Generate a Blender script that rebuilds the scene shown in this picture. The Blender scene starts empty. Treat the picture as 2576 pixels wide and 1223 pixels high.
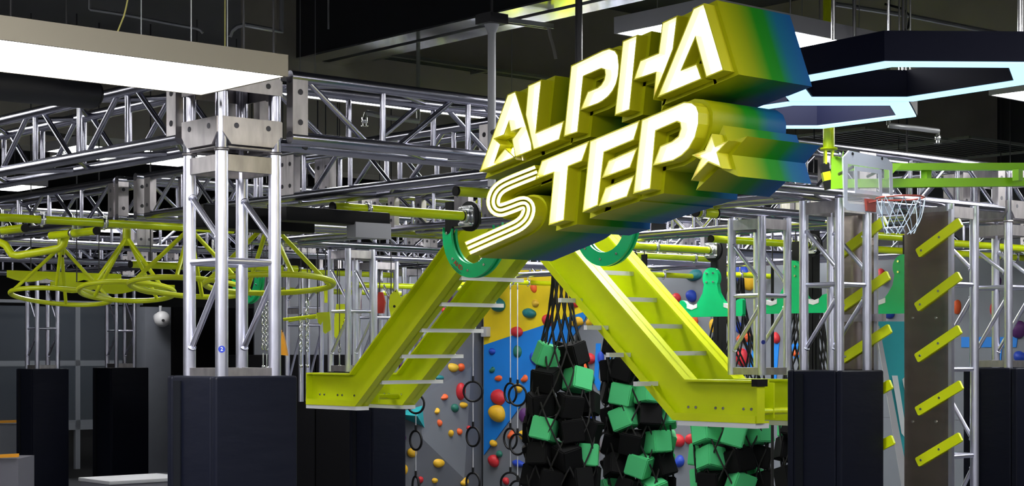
import bpy, bmesh, math, random
from mathutils import Vector, Matrix
from mathutils.geometry import tessellate_polygon
random.seed(7)
scene = bpy.context.scene
C = scene.collection

# ---------------------------------------------------------------- camera
FPX, CX, HY, EZ = 4200.0, 1288.0, 882.0, 1.85      # focal length, centre and horizon in pixels of the 2576x1223 frame; eye height
TH = math.radians(41.25)
ct, st = math.cos(TH), math.sin(TH)
cam_d = bpy.data.cameras.new('camera'); cam = bpy.data.objects.new('camera', cam_d); C.objects.link(cam)
cam.location = (0, 0, EZ); cam.rotation_euler = (math.pi/2, 0, -TH)
cam_d.sensor_width = 36; cam_d.lens = 36*FPX/2576; cam_d.shift_y = (HY-611.5)/2576
cam_d.clip_start = .05; cam_d.clip_end = 100
scene.camera = cam

# ---------------------------------------------------------------- world, exposure
w = bpy.data.worlds.new('world'); scene.world = w; w.use_nodes = True
w.node_tree.nodes['Background'].inputs[0].default_value = (.5, .55, .65, 1)
w.node_tree.nodes['Background'].inputs[1].default_value = .03
vs = scene.view_settings
vs.view_transform = 'Standard'; vs.look = 'None'; vs.exposure = 0.5; vs.gamma = 1; vs.use_curve_mapping = False
LAMP = 17.0          # strength of the ceiling light panels

# ---------------------------------------------------------------- pixels to places
def ray(px, py):
    u = (px-CX)/FPX
    return Vector((ct*u+st, -st*u+ct, (HY-py)/FPX))
def E(v): return Vector((v[0], v[1], v[2]+EZ))
def W(px, py, Z): return E(ray(px, py)*Z)
def onx(px, py, x): r = ray(px, py); return E(r*(x/r.x))
def ony(px, py, y): r = ray(px, py); return E(r*(y/r.y))
def onz(px, py, z): r = ray(px, py); return E(r*(z/r.z))
def V(x, y, z): return Vector((x, y, z+EZ))        # z given from eye level

# ---------------------------------------------------------------- materials
MATS = {}
def mat(name, col, rough=.5, metal=0.0, emit=None, estr=0.0, bump=0.0, bscale=40.0, vary=0.0, vscale=6.0, spec=None, alpha=None, stretch=None, trans=0.0):
    m = bpy.data.materials.new(name); m.use_nodes = True
    nt = m.node_tree; b = nt.nodes['Principled BSDF']
    b.inputs['Base Color'].default_value = (*col, 1); b.inputs['Roughness'].default_value = rough; b.inputs['Metallic'].default_value = metal
    if spec is not None: b.inputs['Specular IOR Level'].default_value = spec
    if emit: b.inputs['Emission Color'].default_value = (*emit, 1); b.inputs['Emission Strength'].default_value = estr
    if alpha is not None: b.inputs['Alpha'].default_value = alpha
    if trans: b.inputs['Transmission Weight'].default_value = trans
    if bump or vary:
        tc = nt.nodes.new('ShaderNodeTexCoord'); geo = nt.nodes.new('ShaderNodeNewGeometry')
        mp = nt.nodes.new('ShaderNodeMapping'); nt.links.new(geo.outputs['Position'], mp.inputs[0])
        if stretch: mp.inputs['Scale'].default_value = stretch
        if vary:
            n = nt.nodes.new('ShaderNodeTexNoise'); n.inputs['Scale'].default_value = vscale; n.inputs['Detail'].default_value = 4
            nt.links.new(mp.outputs[0], n.inputs['Vector'])
            r = nt.nodes.new('ShaderNodeMapRange'); r.inputs['From Min'].default_value = .3; r.inputs['From Max'].default_value = .7
            r.inputs['To Min'].default_value = 1-vary; r.inputs['To Max'].default_value = 1+vary*.6
            mx = nt.nodes.new('ShaderNodeVectorMath'); mx.operation = 'SCALE'; mx.inputs[0].default_value = col
            nt.links.new(n.outputs[0], r.inputs[0]); nt.links.new(r.outputs[0], mx.inputs['Scale'])
            nt.links.new(mx.outputs[0], b.inputs['Base Color'])
        if bump:
            n2 = nt.nodes.new('ShaderNodeTexNoise'); n2.inputs['Scale'].default_value = bscale; n2.inputs['Detail'].default_value = 3
            nt.links.new(mp.outputs[0], n2.inputs['Vector'])
            bp = nt.nodes.new('ShaderNodeBump'); bp.inputs['Strength'].default_value = bump; bp.inputs['Distance'].default_value = .01
            nt.links.new(n2.outputs[0], bp.inputs['Height']); nt.links.new(bp.outputs[0], b.inputs['Normal'])
    MATS[name] = m
    return name
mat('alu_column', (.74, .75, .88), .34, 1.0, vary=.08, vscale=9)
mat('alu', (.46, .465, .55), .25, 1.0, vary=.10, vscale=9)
mat('alu_plate', (.44, .42, .43), .42, 1.0, vary=.22, vscale=25, stretch=(1, 1, .3))
mat('steel', (.48, .41, .36), .18, 1.0, vary=.12, vscale=3, stretch=(1, 1, 8), bump=.02, bscale=6)
mat('chrome', (.82, .84, .86), .12, 1.0, bump=.05, bscale=3)
mat('zinc', (.70, .71, .72), .25, 1.0)
mat('dark_metal', (.05, .05, .055), .4, .6)
mat('lime', (.66, .76, .003), .4, vary=.06, vscale=3)
mat('lime_gloss', (.62, .76, .003), .28)
mat('green_arm', (.26, .60, .01), .35)
mat('green', (.004, .50, .17), .3, vary=.08)
mat('green_foam', (.07, .52, .20), .8)
mat('black', (.004, .004, .005), .5, spec=.25)
mat('black_rope', (.007, .007, .008), .8)
mat('black_foam', (.006, .006, .007), .85, spec=.15)
mat('pad', (.003, .004, .010), .5, spec=.12, bump=.25, bscale=5, stretch=(1, 1, 3.5))
mat('pad_strap', (.004, .005, .008), .8, spec=.1)
mat('white', (.72, .72, .75), .45)
mat('white_gloss', (.85, .85, .87), .25)
mat('grey_paint', (.42, .43, .46), .5)
mat('grey_vinyl', (.13, .13, .16), .5)
mat('wall_grey', (.165, .18, .21), .6, vary=.05, vscale=1.2)
mat('wall_dark', (.12, .13, .155), .6, vary=.05)
mat('wall_yellow', (.80, .60, .008), .55, vary=.05)
mat('wall_blue', (.006, .20, .68), .55, vary=.04)
mat('bolt_hole', (.05, .05, .06), .7)
mat('concrete', (.26, .245, .20), .8, vary=.18, vscale=1.5, bump=.1, bscale=9)
mat('ceiling', (.022, .023, .026), .8, vary=.2, vscale=1)
mat('duct_black', (.008, .009, .012), .5)
mat('conduit', (.30, .31, .32), .4, .7)
mat('grille', (.018, .026, .022), .5)
mat('grille_frame', (.11, .12, .10), .5)
mat('lamp_box', (.30, .27, .21), .6)
mat('lamp_white', (.45, .45, .46), .5)
mat('lamp_glow', (.9, .9, .9), .5, emit=(1, .99, .97), estr=LAMP)
mat('neon_box', (.002, .003, .014), .6, spec=.12)
mat('neon', (.3, .5, .6), .5, emit=(.40, .72, 1.0), estr=1.15)
mat('sign_glow', (.9, .9, .85), .5, emit=(1.0, .97, .84), estr=2.2)
mat('sign_inner', (.93, .82, .38), .5)
mat('sign_rim', (.62, .60, .01), .45)
mat('floor', (.09, .093, .105), .5, vary=.1)
mat('room_wall', (.72, .72, .76), .8)
mat('dark_wall', (.035, .037, .04), .8)
mat('curtain', (.003, .003, .004), .9, spec=.08)
mat('teal', (.015, .36, .40), .6, vary=.08)
mat('banner_print', (.62, .68, .70), .6)
mat('red', (.42, .025, .015), .45)
mat('rim_red', (.40, .07, .05), .4)
mat('red_print', (.55, .05, .03), .5)
mat('black_print', (.01, .03, .02), .5)
mat('blue_sticker', (.01, .03, .30), .4)
mat('orange', (.70, .30, .01), .5)
mat('net_cord', (.50, .60, .72), .6)
mat('acrylic_white', (.70, .74, .82), .3)
mat('acrylic_clear', (.9, .93, .95), .05, alpha=.22)
mat('glass', (.10, .12, .15), .08, alpha=.35)
mat('sphere_white', (.6, .6, .62), .35)
mat('cord_yellow', (.45, .42, .12), .6)
HOLD = {'red': (.55, .02, .03), 'orange': (.75, .11, .02), 'yellow': (.72, .42, .015), 'blue': (.01, .05, .42), 'teal': (.01, .17, .19), 'green': (.01, .14, .10), 'purple': (.09, .02, .13), 'ochre': (.62, .40, .03)}
for k, v in HOLD.items(): mat('hold_'+k, v, .55, bump=.2, bscale=60)
def gradient(name):                                 # painted fade along the depth of the sign: yellow, green, blue
    m = bpy.data.materials.new(name); m.use_nodes = True; nt = m.node_tree; b = nt.nodes['Principled BSDF']
    b.inputs['Roughness'].default_value = .45; b.inputs['Specular IOR Level'].default_value = .18
    g = nt.nodes.new('ShaderNodeNewGeometry'); s = nt.nodes.new('ShaderNodeSeparateXYZ'); r = nt.nodes.new('ShaderNodeMapRange'); cr = nt.nodes.new('ShaderNodeValToRGB')
    r.inputs['From Min'].default_value = SX+.05; r.inputs['From Max'].default_value = SX+SDEEP
    nt.links.new(g.outputs['Position'], s.inputs[0]); nt.links.new(s.outputs[0], r.inputs[0]); nt.links.new(r.outputs[0], cr.inputs[0]); nt.links.new(cr.outputs[0], b.inputs['Base Color'])
    e = cr.color_ramp.elements; e[0].position = .05; e[0].color = (.40, .42, .003, 1); e[1].position = 1; e[1].color = (.008, .085, .27, 1)
    for p, c in ((.25, (.24, .32, .003)), (.46, (.012, .22, .006)), (.60, (.008, .20, .014)), (.76, (.007, .12, .22))):
        q = e.new(p); q.color = (*c, 1)
    MATS[name] = m
SX, SDEEP = 4.1, .43
gradient('sign_fade')

# ---------------------------------------------------------------- builders
WM = {}
def link(name, me, M, parent=None):
    o = bpy.data.objects.new(name, me); C.objects.link(o); WM[o] = M
    if parent is not None:
        o.parent = parent; o.matrix_parent_inverse = WM[parent].inverted()
    o.matrix_basis = M
    return o
def tag(o, label, cat, group=None, kind=None):
    o['label'] = label; o['category'] = cat
    if group: o['group'] = group
    if kind: o['kind'] = kind
    return o
def thing(name, label, cat, loc=(0, 0, 0), group=None):
    return tag(link(name, None, Matrix.Translation(Vector(loc))), label, cat, group)
def struct(o):
    o['kind'] = 'structure'; return o
CACHE = {}
def unit_tube(m, seg):
    k = ('t', m, seg)
    if k not in CACHE:
        bm = bmesh.new(); bmesh.ops.create_cone(bm, cap_ends=True, segments=seg, radius1=1, radius2=1, depth=1, matrix=Matrix.Translation((0, 0, .5)))
        me = bpy.data.meshes.new('tube'); bm.to_mesh(me); bm.free(); me.materials.append(MATS[m])
        for p in me.polygons: p.use_smooth = len(p.vertices) == 4
        CACHE[k] = me
    return CACHE[k]
def unit_box(m):
    k = ('b', m)
    if k not in CACHE:
        bm = bmesh.new(); bmesh.ops.create_cube(bm, size=1); me = bpy.data.meshes.new('box'); bm.to_mesh(me); bm.free(); me.materials.append(MATS[m]); CACHE[k] = me
    return CACHE[k]
def axis_mat(p0, p1, up=None):
    p0, p1 = Vector(p0), Vector(p1); z = (p1-p0); L = z.length; z.normalize()
    a = Vector(up) if up is not None else (Vector((0, 0, 1)) if abs(z.z) < .95 else Vector((1, 0, 0)))
    x = a.cross(z).normalized(); y = z.cross(x)
    M = Matrix((x, y, z)).transposed().to_4x4(); M.translation = p0
    return M, L
def tube(name, p0, p1, r, m, parent=None, seg=12):
    M, L = axis_mat(p0, p1)
    return link(name, unit_tube(m, seg), M @ Matrix.Diagonal((r, r, L, 1)), parent)
def bar(name, p0, p1, wd, ht, m, parent=None, up=None):      # rectangular bar: ht along up
    M, L = axis_mat(p0, p1, up)
    return link(name, unit_box(m), M @ Matrix.Translation((0, 0, L/2)) @ Matrix.Diagonal((wd, ht, L, 1)), parent)
def box(name, lo, hi, m, parent=None, bev=0.0, seg=2):
    lo, hi = Vector(lo), Vector(hi); c = (lo+hi)/2; d = hi-lo
    if not bev:
        return link(name, unit_box(m), Matrix.Translation(c) @ Matrix.Diagonal((abs(d.x), abs(d.y), abs(d.z), 1)), parent)
    bm = bmesh.new(); bmesh.ops.create_cube(bm, size=1, matrix=Matrix.Diagonal((abs(d.x), abs(d.y), abs(d.z), 1)))
    bmesh.ops.bevel(bm, geom=bm.edges[:], offset=bev, segments=seg, affect='EDGES', profile=.6)
    return from_bm(name, bm, m, parent, c, True)
def from_bm(name, bm, m, parent=None, loc=(0, 0, 0), smooth=False):
    bmesh.ops.recalc_face_normals(bm, faces=bm.faces[:])
    me = bpy.data.meshes.new(name); bm.to_mesh(me); bm.free()
    for mm in (m if isinstance(m, (list, tuple)) else [m]): me.materials.append(MATS[mm])
    if smooth:
        for p in me.polygons: p.use_smooth = True
        try: me.set_sharp_from_angle(angle=math.radians(35))
        except Exception: pass
    return link(name, me, Matrix.Translation(Vector(loc)), parent)
def prism_bm(bm, outer, ext, holes=()):
    """polygon of 3D points (coplanar) swept by ext"""
    ext = Vector(ext); loops = [list(map(Vector, outer))]+[list(map(Vector, h)) for h in holes]
    tris = tessellate_polygon(loops); flat = [p for l in loops for p in l]
    a = [bm.verts.new(p) for p in flat]; b = [bm.verts.new(p+ext) for p in flat]
    for t in tris:
        try: bm.faces.new([a[i] for i in t]); bm.faces.new([b[i] for i in reversed(t)])
        except ValueError: pass
    k = 0
    for l in loops:
        n = len(l)
        for i in range(n):
            j = (i+1) % n
            bm.faces.new((a[k+i], a[k+j], b[k+j], b[k+i]))
        k += n
def prism(name, outer, ext, m, parent=None, holes=(), smooth=True):
    bm = bmesh.new(); o = Vector(outer[0])
    prism_bm(bm, [Vector(p)-o for p in outer], ext, [[Vector(p)-o for p in h] for h in holes])
    return from_bm(name, bm, m, parent, o, smooth)
def path_bm(bm, pts, r, seg=8, closed=False):
    pts = [Vector(p) for p in pts]; n = len(pts); rings = []
    ref = None
    for i, p in enumerate(pts):
        a = pts[i-1] if (i or closed) else p; b = pts[(i+1) % n] if (i < n-1 or closed) else p
        t = (b-a).normalized()
        if ref is None: ref = t.orthogonal().normalized()
        ref = (ref-t*ref.dot(t)).normalized(); y = t.cross(ref)
        rings.append([bm.verts.new(p+(ref*math.cos(2*math.pi*k/seg)+y*math.sin(2*math.pi*k/seg))*r) for k in range(seg)])
    for i in range(n if closed else n-1):
        A, B = rings[i], rings[(i+1) % n]
        off = 0
        if closed and i == n-1: off = min(range(seg), key=lambda q: (A[0].co-B[q].co).length)
        for k in range(seg): bm.faces.new((A[k], A[(k+1) % seg], B[(k+1+off) % seg], B[(k+off) % seg]))
    if not closed:
        bm.faces.new(rings[0][::-1]); bm.faces.new(rings[-1])
def path(name, pts, r, m, parent=None, seg=8, closed=False):
    bm = bmesh.new(); o = Vector(pts[0]); path_bm(bm, [Vector(p)-o for p in pts], r, seg, closed)
    return from_bm(name, bm, m, parent, o, True)
def ring(name, c, R, r, m, parent=None, ax=(1, 0, 0), n=28, seg=8, sq=1.0):
    ax = Vector(ax).normalized(); u = Vector((0, 0, 1)); u = (u-ax*u.dot(ax))
    u = u.normalized() if u.length > .1 else Vector((1, 0, 0)); v = ax.cross(u); c = Vector(c)
    return path(name, [c+(u*math.cos(2*math.pi*k/n)+v*math.sin(2*math.pi*k/n)*sq)*R for k in range(n)], r, m, parent, seg, True)
def disc(name, c, n, r, t, m, parent=None, seg=12):
    c = Vector(c); n = Vector(n).normalized(); return tube(name, c, c+n*t, r, m, parent, seg)
def offset_poly(pts, d):
    """2D polygon offset outward by d (mitre, limited)"""
    n = len(pts); A = sum(pts[i][0]*pts[(i+1) % n][1]-pts[(i+1) % n][0]*pts[i][1] for i in range(n)); s = 1 if A > 0 else -1; out = []
    for i in range(n):
        p, a, b = Vector(pts[i]), Vector(pts[i-1]), Vector(pts[(i+1) % n])
        e1 = (p-a).normalized(); e2 = (b-p).normalized()
        n1 = Vector((e1.y, -e1.x))*s; n2 = Vector((e2.y, -e2.x))*s; h = n1+n2
        if h.length < 1e-4: h = n1
        h.normalize(); k = max(.38, h.dot(n1)); out.append(p+h*(d/k))
    return out
def text_mesh(name, body, M, size, m, parent=None, ext=.001, shear=0):
    cu = bpy.data.curves.new(name, 'FONT'); cu.body = body; cu.size = size; cu.extrude = ext; cu.align_x = 'CENTER'; cu.align_y = 'CENTER'; cu.shear = shear
    t = bpy.data.objects.new(name, cu); C.objects.link(t); bpy.context.view_layer.update()
    me = bpy.data.meshes.new_from_object(t.evaluated_get(bpy.context.evaluated_depsgraph_get()))
    bpy.data.objects.remove(t); me.materials.clear(); me.materials.append(MATS[m])
    return link(name, me, M, parent)
ORD = ['', 'second ', 'third ', 'fourth ', 'fifth ', 'sixth ', 'seventh ', 'eighth ', 'ninth ', 'tenth ', 'eleventh ', 'twelfth ', 'thirteenth ', 'fourteenth ', 'fifteenth ', 'sixteenth ', 'seventeenth ', 'eighteenth ']

# ================================================================ ROOM
CZ = 2.45                                           # ceiling above eye level
struct(box('floor', (-5, -5, -.1), (13.6, 26, 0), 'floor'))
struct(box('ceiling', V(-5, -5, CZ), V(13.6, 26, CZ+.15), 'ceiling'))
struct(box('wall_left', (-5.2, -5, 0), (-5, 26, EZ+CZ), 'room_wall'))
struct(box('wall_front', (-5, -5.2, 0), (13.6, -5, EZ+CZ), 'room_wall'))
struct(box('wall_right', (13.5, -5, 0), (13.7, 26, EZ+CZ), 'dark_wall'))
struct(box('wall_back', (-5, 25.8, 0), (13.6, 26, EZ+CZ), 'dark_wall'))

# concrete ceiling beams (run to the right and away, and one crossing)
for i, (y0, y1, x0, x1, zb) in enumerate(((8.55, 8.95, 5.6, 13.4, 1.62), (13.4, 13.8, -4, 13.4, 1.75), (2.2, 2.6, 5.6, 13.4, 1.95))):
    struct(box('trim_%d' % (i+1), V(x0, y0, zb), V(x1, y1, CZ), 'concrete'))
struct(box('trim_4', V(9.2, 2.7, 1.9), V(9.6, 8.5, CZ), 'concrete'))

# ---------------------------------------------------------------- ceiling light panels
def lamp(label, x0, x1, y0, y1, z, side='lamp_white', h=.07, group=None, rods=True):
    t = thing('ceiling_light', label, 'light panel', V((x0+x1)/2, (y0+y1)/2, z), group)
    e = .012
    bm = bmesh.new()
    for a, b in (((x0, y0), (x1, y0+e)), ((x0, y1-e), (x1, y1)), ((x0, y0+e), (x0+e, y1-e)), ((x1-e, y0+e), (x1, y1-e))):
        bmesh.ops.create_cube(bm, size=1, matrix=Matrix.Translation(((a[0]+b[0])/2, (a[1]+b[1])/2, h/2)) @ Matrix.Diagonal((b[0]-a[0], b[1]-a[1], h, 1)))
    bmesh.ops.translate(bm, verts=bm.verts[:], vec=-Vector(((x0+x1)/2, (y0+y1)/2, 0)))
    from_bm('frame', bm, side, t, V((x0+x1)/2, (y0+y1)/2, z))
    box('diffuser', V(x0+e, y0+e, z+.004), V(x1-e, y1-e, z+.010), 'lamp_glow', t)
    box('back_plate', V(x0, y0, z+h), V(x1, y1, z+h+.004), side, t)
    if rods:
        for fx in (.12, .88):
            for fy in (.2, .8): tube('hanger', V(x0+(x1-x0)*fx, y0+(y1-y0)*fy, z+h+.004), V(x0+(x1-x0)*fx, y0+(y1-y0)*fy, CZ), .0025, 'conduit', t, 6)
    return t
k = onz(725, 192.4, .94); k2 = onz(498, 239, .94)
lamp('long beige-sided light panel hanging in front of the corner truss column', k.x-2.6, k.x, k.y, k2.y, .94, 'lamp_box')
k = onz(1785, 36, 1.43); k2 = onz(1535, 83, 1.43)
lamp('white-sided light panel right behind the top of the letter sign', k.x, k.x+1.35, k.y, k2.y, 1.43, 'lamp_white')
k = onz(2487, 240, 1.43)
lamp('light panel cut by the right edge beyond the blue light frames', k.x, k.x+1.3, k.y-.6, k.y, 1.43, 'lamp_white')
k = onz(121, 470, 1.6)
lamp('small light panel low at the left edge above the lime bar', k.x-.32, k.x, k.y, k.y+.66, 1.6, 'lamp_white')
k = onz(201, 364, 1.6)
lamp('light panel seen through the dark truss at upper left', k.x, k.x+1.2, k.y, k.y+.6, 1.6, 'lamp_white')
k = onz(540, 405, 1.6)
lamp('light panel seen left of the corner column below the truss', k.x-1.2, k.x, k.y, k.y+.6, 1.6, 'lamp_white')
lamp('long light panel showing as a bright line under the top chord of the beam', 5.3, 7.3, 8.0, 8.26, 1.5, 'lamp_white')
LAMPS = ((.6, 1.2, 1.6, 'straight above the viewer'), (-2.6, 4.2, 1.6, 'far left of the viewer'), (-2.2, -1.5, 1.6, 'behind the viewer at left'), (2.6, -1.8, 1.6, 'behind the viewer'), (6.6, -.6, 1.6, 'right of the viewer'), (10.6, .6, 1.6, 'far right of the viewer'),
 (5.0, 1.2, 1.7, 'out of sight in front of the sign'), (10.9, 3.6, 1.6, 'right of the frame beyond the column pads'), (9.2, 9.0, 1.5, 'hidden behind the word STEP'), (10.6, 9.6, 1.5, 'hidden behind the sign star'), (10.2, 10.9, 1.5, 'hidden behind the letter E'), (8.1, 7.7, 1.55, 'hidden behind the last letter P'), (11.5, 11.7, 1.5, 'hidden low behind the letter T'), (11.9, 12.9, 1.5, 'by the climbing wall corner behind the sign'), (11.9, 10.3, 1.5, 'by the climbing wall behind the sign star'), (11.5, 14.3, 1.5, 'over the faceted wall behind the trusses'),
 (1.5, 10.5, 1.6, 'left of the frame over the wheels'), (.5, 8.5, 1.6, 'left of the frame'), (.5, 13.5, 1.6, 'far left of the frame'), (5.0, 18.5, 1.6, 'left of the frame by the glazing'), (10.6, 20.3, 1.6, 'above the far left glazing'), (2.4, 9.4, 1.6, 'left of the frame behind the dark beam'), (11.6, 5.6, 1.6, 'right of the frame by the climbing wall'), (1.2, 3.7, 1.6, 'out of sight over the nearest column pad'), (2.1, 2.2, 1.6, 'out of sight just ahead of the viewer'), (5.9, 1.7, 1.6, 'out of sight right of the sign'), (.6, 5.2, 1.6, 'out of sight at the left before the column'), (3.9, .6, 1.6, 'out of sight at the right ahead'))
for x, y, z, wh in LAMPS:
    lamp('plain white light panel '+wh, x-.6, x+.6, y-.3, y+.3, z, 'lamp_white', group='plain ceiling light panels', rods=False)

# ---------------------------------------------------------------- ceiling services
def duct():
    zb = 1.78
    p = onz(726, 154.5, zb); q = onz(844, 171, zb)
    x0, x1 = p.x, q.x; y1 = p.y+.15; y0 = 5.5
    t = thing('cable_duct', 'long black duct with two mirror strips under it crossing the ceiling', 'duct', V((x0+x1)/2, (y0+y1)/2, zb))
    box('duct_body', V(x0, y0, zb+.012), V(x1, y1, CZ-.02), 'duct_black', t)
    g = (x1-x0)
    box('mirror_strip', V(x0, y0, zb), V(x0+g*.42, y1, zb+.01), 'chrome', t)
    box('mirror_strip', V(x1-g*.42, y0, zb), V(x1, y1, zb+.01), 'chrome', t)
    for yy in (y1-2.4, y1-4.6):
        for s in (0, .06):
            for zz in (.05, .17): disc('screw', V(x0, yy+s, zb+zz), (-1, 0, 0), .006, .004, 'zinc', t, 6)
duct()
t = thing('black_air_duct', 'broad black air duct above the left light panel', 'duct', V(.8, 6.5, 2.0))
box('duct_shell', V(-3, 7.1, 1.72), V(2.9, 8.0, CZ-.02), 'duct_black', t, .05)
box('duct_collar', V(2.6, 7.05, 1.69), V(2.66, 8.05, CZ-.03), 'dark_metal', t)
hs = thing('black_hose', 'fat black hose duct below the left light panel at the left edge', 'duct', W(100, 225, 6.4))
h0, h1 = W(-90, 203, 6.15), W(226, 236, 6.75); tube('hose', h0, h1, .062, 'duct_black', hs, 24); tube('hose_end', h1, h1+(h1-h0).normalized()*.02, .056, 'black', hs, 24)
for f_ in (.35, .8): tube('hose_hanger', h0.lerp(h1, f_)+Vector((0, 0, .06)), Vector((*h0.lerp(h1, f_).xy, EZ+CZ)), .004, 'dark_metal', hs, 6)
tag(path('loose_strap', [W(1378, 58, 8.9), W(1384, 92, 8.9), W(1392, 118, 8.9), W(1398, 148, 8.9)], .010, 'concrete', None, 6), 'frayed strap dangling right of the white hanger pole', 'strap')
def rail(label, p, q, n=''):
    t = thing('strut_channel', label, 'mounting rail', p)
    p, q = Vector(p), Vector(q); d = (q-p).normalized(); s = d.cross(Vector((0, 0, 1)))
    bar('web', p, q, .04, .004, 'zinc', t)
    for k in (-1, 1): bar('flange', p+s*.019*k-Vector((0, 0, .012)), q+s*.019*k-Vector((0, 0, .012)), .004, .024, 'zinc', t)
    return t
rail('galvanised strut rail across the duct above the white hanger pole', onz(1228, 40, 1.74), onz(1388, 62, 1.74))
rail('galvanised strut rail resting beside the end of the left light panel', onz(640, 158, 1.74), onz(882, 192, 1.74))
rail('galvanised strut rail seen through the truss at upper left', onz(100, 328, 1.72), onz(215, 347, 1.72))
def pole(label, px, Z, ytop, ybot, r, m, flange=True):
    a, b = W(px, ytop, Z), W(px, ybot, Z); t = thing('hanger_pole', label, 'hanger pole', b)
    tube('shaft', b, a, r, m, t, 20)
    if flange:
        bm = bmesh.new(); bmesh.ops.create_cone(bm, cap_ends=True, segments=20, radius1=r*1.05, radius2=r*1.9, depth=.035)
        from_bm('flange', bm, m, t, a+Vector((0, 0, .0)), True)
        box('bracket', a+Vector((-.05, -.05, .018)), a+Vector((.05, .05, .06)), 'dark_metal', t)
        tube('top_rod', a+Vector((0, 0, .06)), Vector((a.x, a.y, EZ+CZ)), .006, 'dark_metal', t, 8)
    return t
pole('white hanger pole with flange left of the letter sign', 1237, 7.17, 72, 470, .0175, 'grey_paint')
pole('dark hanger pole behind the first letter P of the sign', 1456, 6.95, -90, 330, .015, 'dark_metal', False)
def rod(label, px, y0, y1, Z, r=.005, m='conduit'):
    a, b = W(px, y0, Z), W(px, y1, Z); a.z = EZ+CZ
    return tag(tube('threaded_rod', b, a, r, m, None, 8), label, 'rod')
rod('thin yellowish hanging wire above the left light panel', 566, -10, 118, 5.9, .0022, 'cord_yellow')
rod('thin grey hanging wire beside the yellowish one', 572, -10, 119, 5.9, .0022, 'conduit')
rod('dark rod hanging right of the two thin wires', 613, -10, 123, 6.2, .004, 'dark_metal')
rod('dark rod hanging above the end of the left light panel', 688, -10, 140, 6.4, .004, 'dark_metal')
rod('thin rod hanging alone from the dark ceiling right of the left panel', 826, -10, 73, 9.2, .006, 'conduit')
rod('steel rod holding the blue light frame nearest the sign', 2096, -10, 100, 6.9, .0085, 'zinc')
rod('steel rod behind the first rod of the blue light frame', 2149, -10, 190, 7.7, .0085, 'zinc')
rod('steel rod over the middle of the blue light frame', 2272, -10, 196, 7.9, .0085, 'zinc')
rod('steel rod at the right edge over the blue light frame', 2565, -10, 96, 6.5, .0085, 'zinc')
tag(path('loose_cable', [W(322, -6, 5.7), W(318, 15, 5.7), W(312, 40, 5.7), W(303, 62, 5.7), W(296, 80, 5.7)], .003, 'cord_yellow'), 'pale loose cable dropping onto the left light panel', 'cable')
tag(path('conduit_pipe', [Vector((*W(228, 24, 7.5).xy, EZ+CZ)), W(226, 23, 7.5), W(228, 24, 7.5), W(320, 38, 7.6), W(430, 60, 7.8), W(492, 71, 7.9), W(504, 76, 7.9), W(510, 83, 7.9)], .007, 'conduit'), 'thin conduit bending down under the ceiling at upper left', 'conduit')
tag(path('conduit_pipe', [W(578, 92, 8.6), W(583, 78, 8.6), W(596, 67, 8.6), W(615, 62, 8.6), W(680, 74, 8.8), W(708, 82, 8.9), Vector((*W(710, 82, 8.9).xy, EZ+CZ))], .012, 'conduit'), 'curved grey pipe behind the dark rods at upper left', 'pipe')
tag(path('conduit_pipe', [W(2100, 10, 8.6), W(2190, 24, 8.8), W(2300, 42, 9.1), W(2440, 70, 9.5), W(2620, 104, 10)], .013, 'conduit'), 'grey conduit running along the ceiling at upper right', 'conduit')
tag(path('black_cable', [W(2225, 10, 8.2), W(2270, 22, 8.2), W(2290, 40, 8.2), W(2284, 70, 8.2), W(2262, 86, 8.2), W(2245, 92, 8.2)], .006, 'black'), 'black cable looping from the conduit at upper right', 'cable')
tag(path('black_cable', [W(2290, 96, 7.0), W(2330, 88, 7.0), W(2360, 88, 7.0), W(2372, 97, 7.0)], .004, 'black'), 'black cable arching over the blue light frame', 'cable')
tag(path('black_cable', [W(2098, 110, 6.9), W(2115, 106, 6.9), W(2140, 106, 6.9)], .004, 'black'), 'short black cable at the first rod of the blue light frame', 'cable')
def sprinkler(label, pts, head):
    t = thing('sprinkler_pipe', label, 'sprinkler', pts[0]); tube('riser', pts[0], Vector((*Vector(pts[0]).xy, EZ+CZ)), .012, 'grille_frame', t, 8); path('pipe', pts, .016, 'conduit', t, 10)
    h = Vector(head); tube('drop', pts[-1], h, .011, 'grille_frame', t, 10); tube('head', h, h-Vector((0, 0, .03)), .017, 'zinc', t, 10); disc('deflector', h-Vector((0, 0, .05)), (0, 0, 1), .02, .003, 'zinc', t)
    tube('frame_arm', h-Vector((.012, 0, .05)), h-Vector((.012, 0, .02)), .003, 'zinc', t, 6); tube('frame_arm', h-Vector((-.012, 0, .05)), h-Vector((-.012, 0, .02)), .003, 'zinc', t, 6)
sprinkler('grey sprinkler pipe seen through the truss right of the column', [W(1052, 305, 9.8), W(980, 296, 9.6), W(935, 286, 9.5), W(921, 284, 9.5)], W(917, 296, 9.5))
sprinkler('grey sprinkler pipe below the blue light frames', [W(2235, 315, 9.6), W(2250, 317, 9.6), W(2300, 322, 9.7), W(2360, 330, 9.8)], W(2359, 340, 9.8))
def grille(label, pts, nlam, along):
    t = thing('ceiling_grille', label, 'air grille', pts[0]); p = [Vector(q) for q in pts]
    for i in range(4): bar('frame_bar', p[i], p[(i+1) % 4], .03, .02, 'grille_frame', t)
    a, b, c, d = p
    if along: a, b, c, d = b, c, d, a
    for i in range(1, nlam):
        f = i/nlam; bar('louvre', a.lerp(d, f)+Vector((0, 0, .012)), b.lerp(c, f)+Vector((0, 0, .012)), .022, .006, 'grille', t)
    return t
def grect(px, py, z, lx, ly): k = onz(px, py, z); return [k, k+Vector((lx, 0, 0)), k+Vector((lx, ly, 0)), k+Vector((0, ly, 0))]
grille('dark green air grille above the truss beam left of the hanger pole', grect(985, 138, 1.85, 1.6, .55), 14, False)
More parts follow.
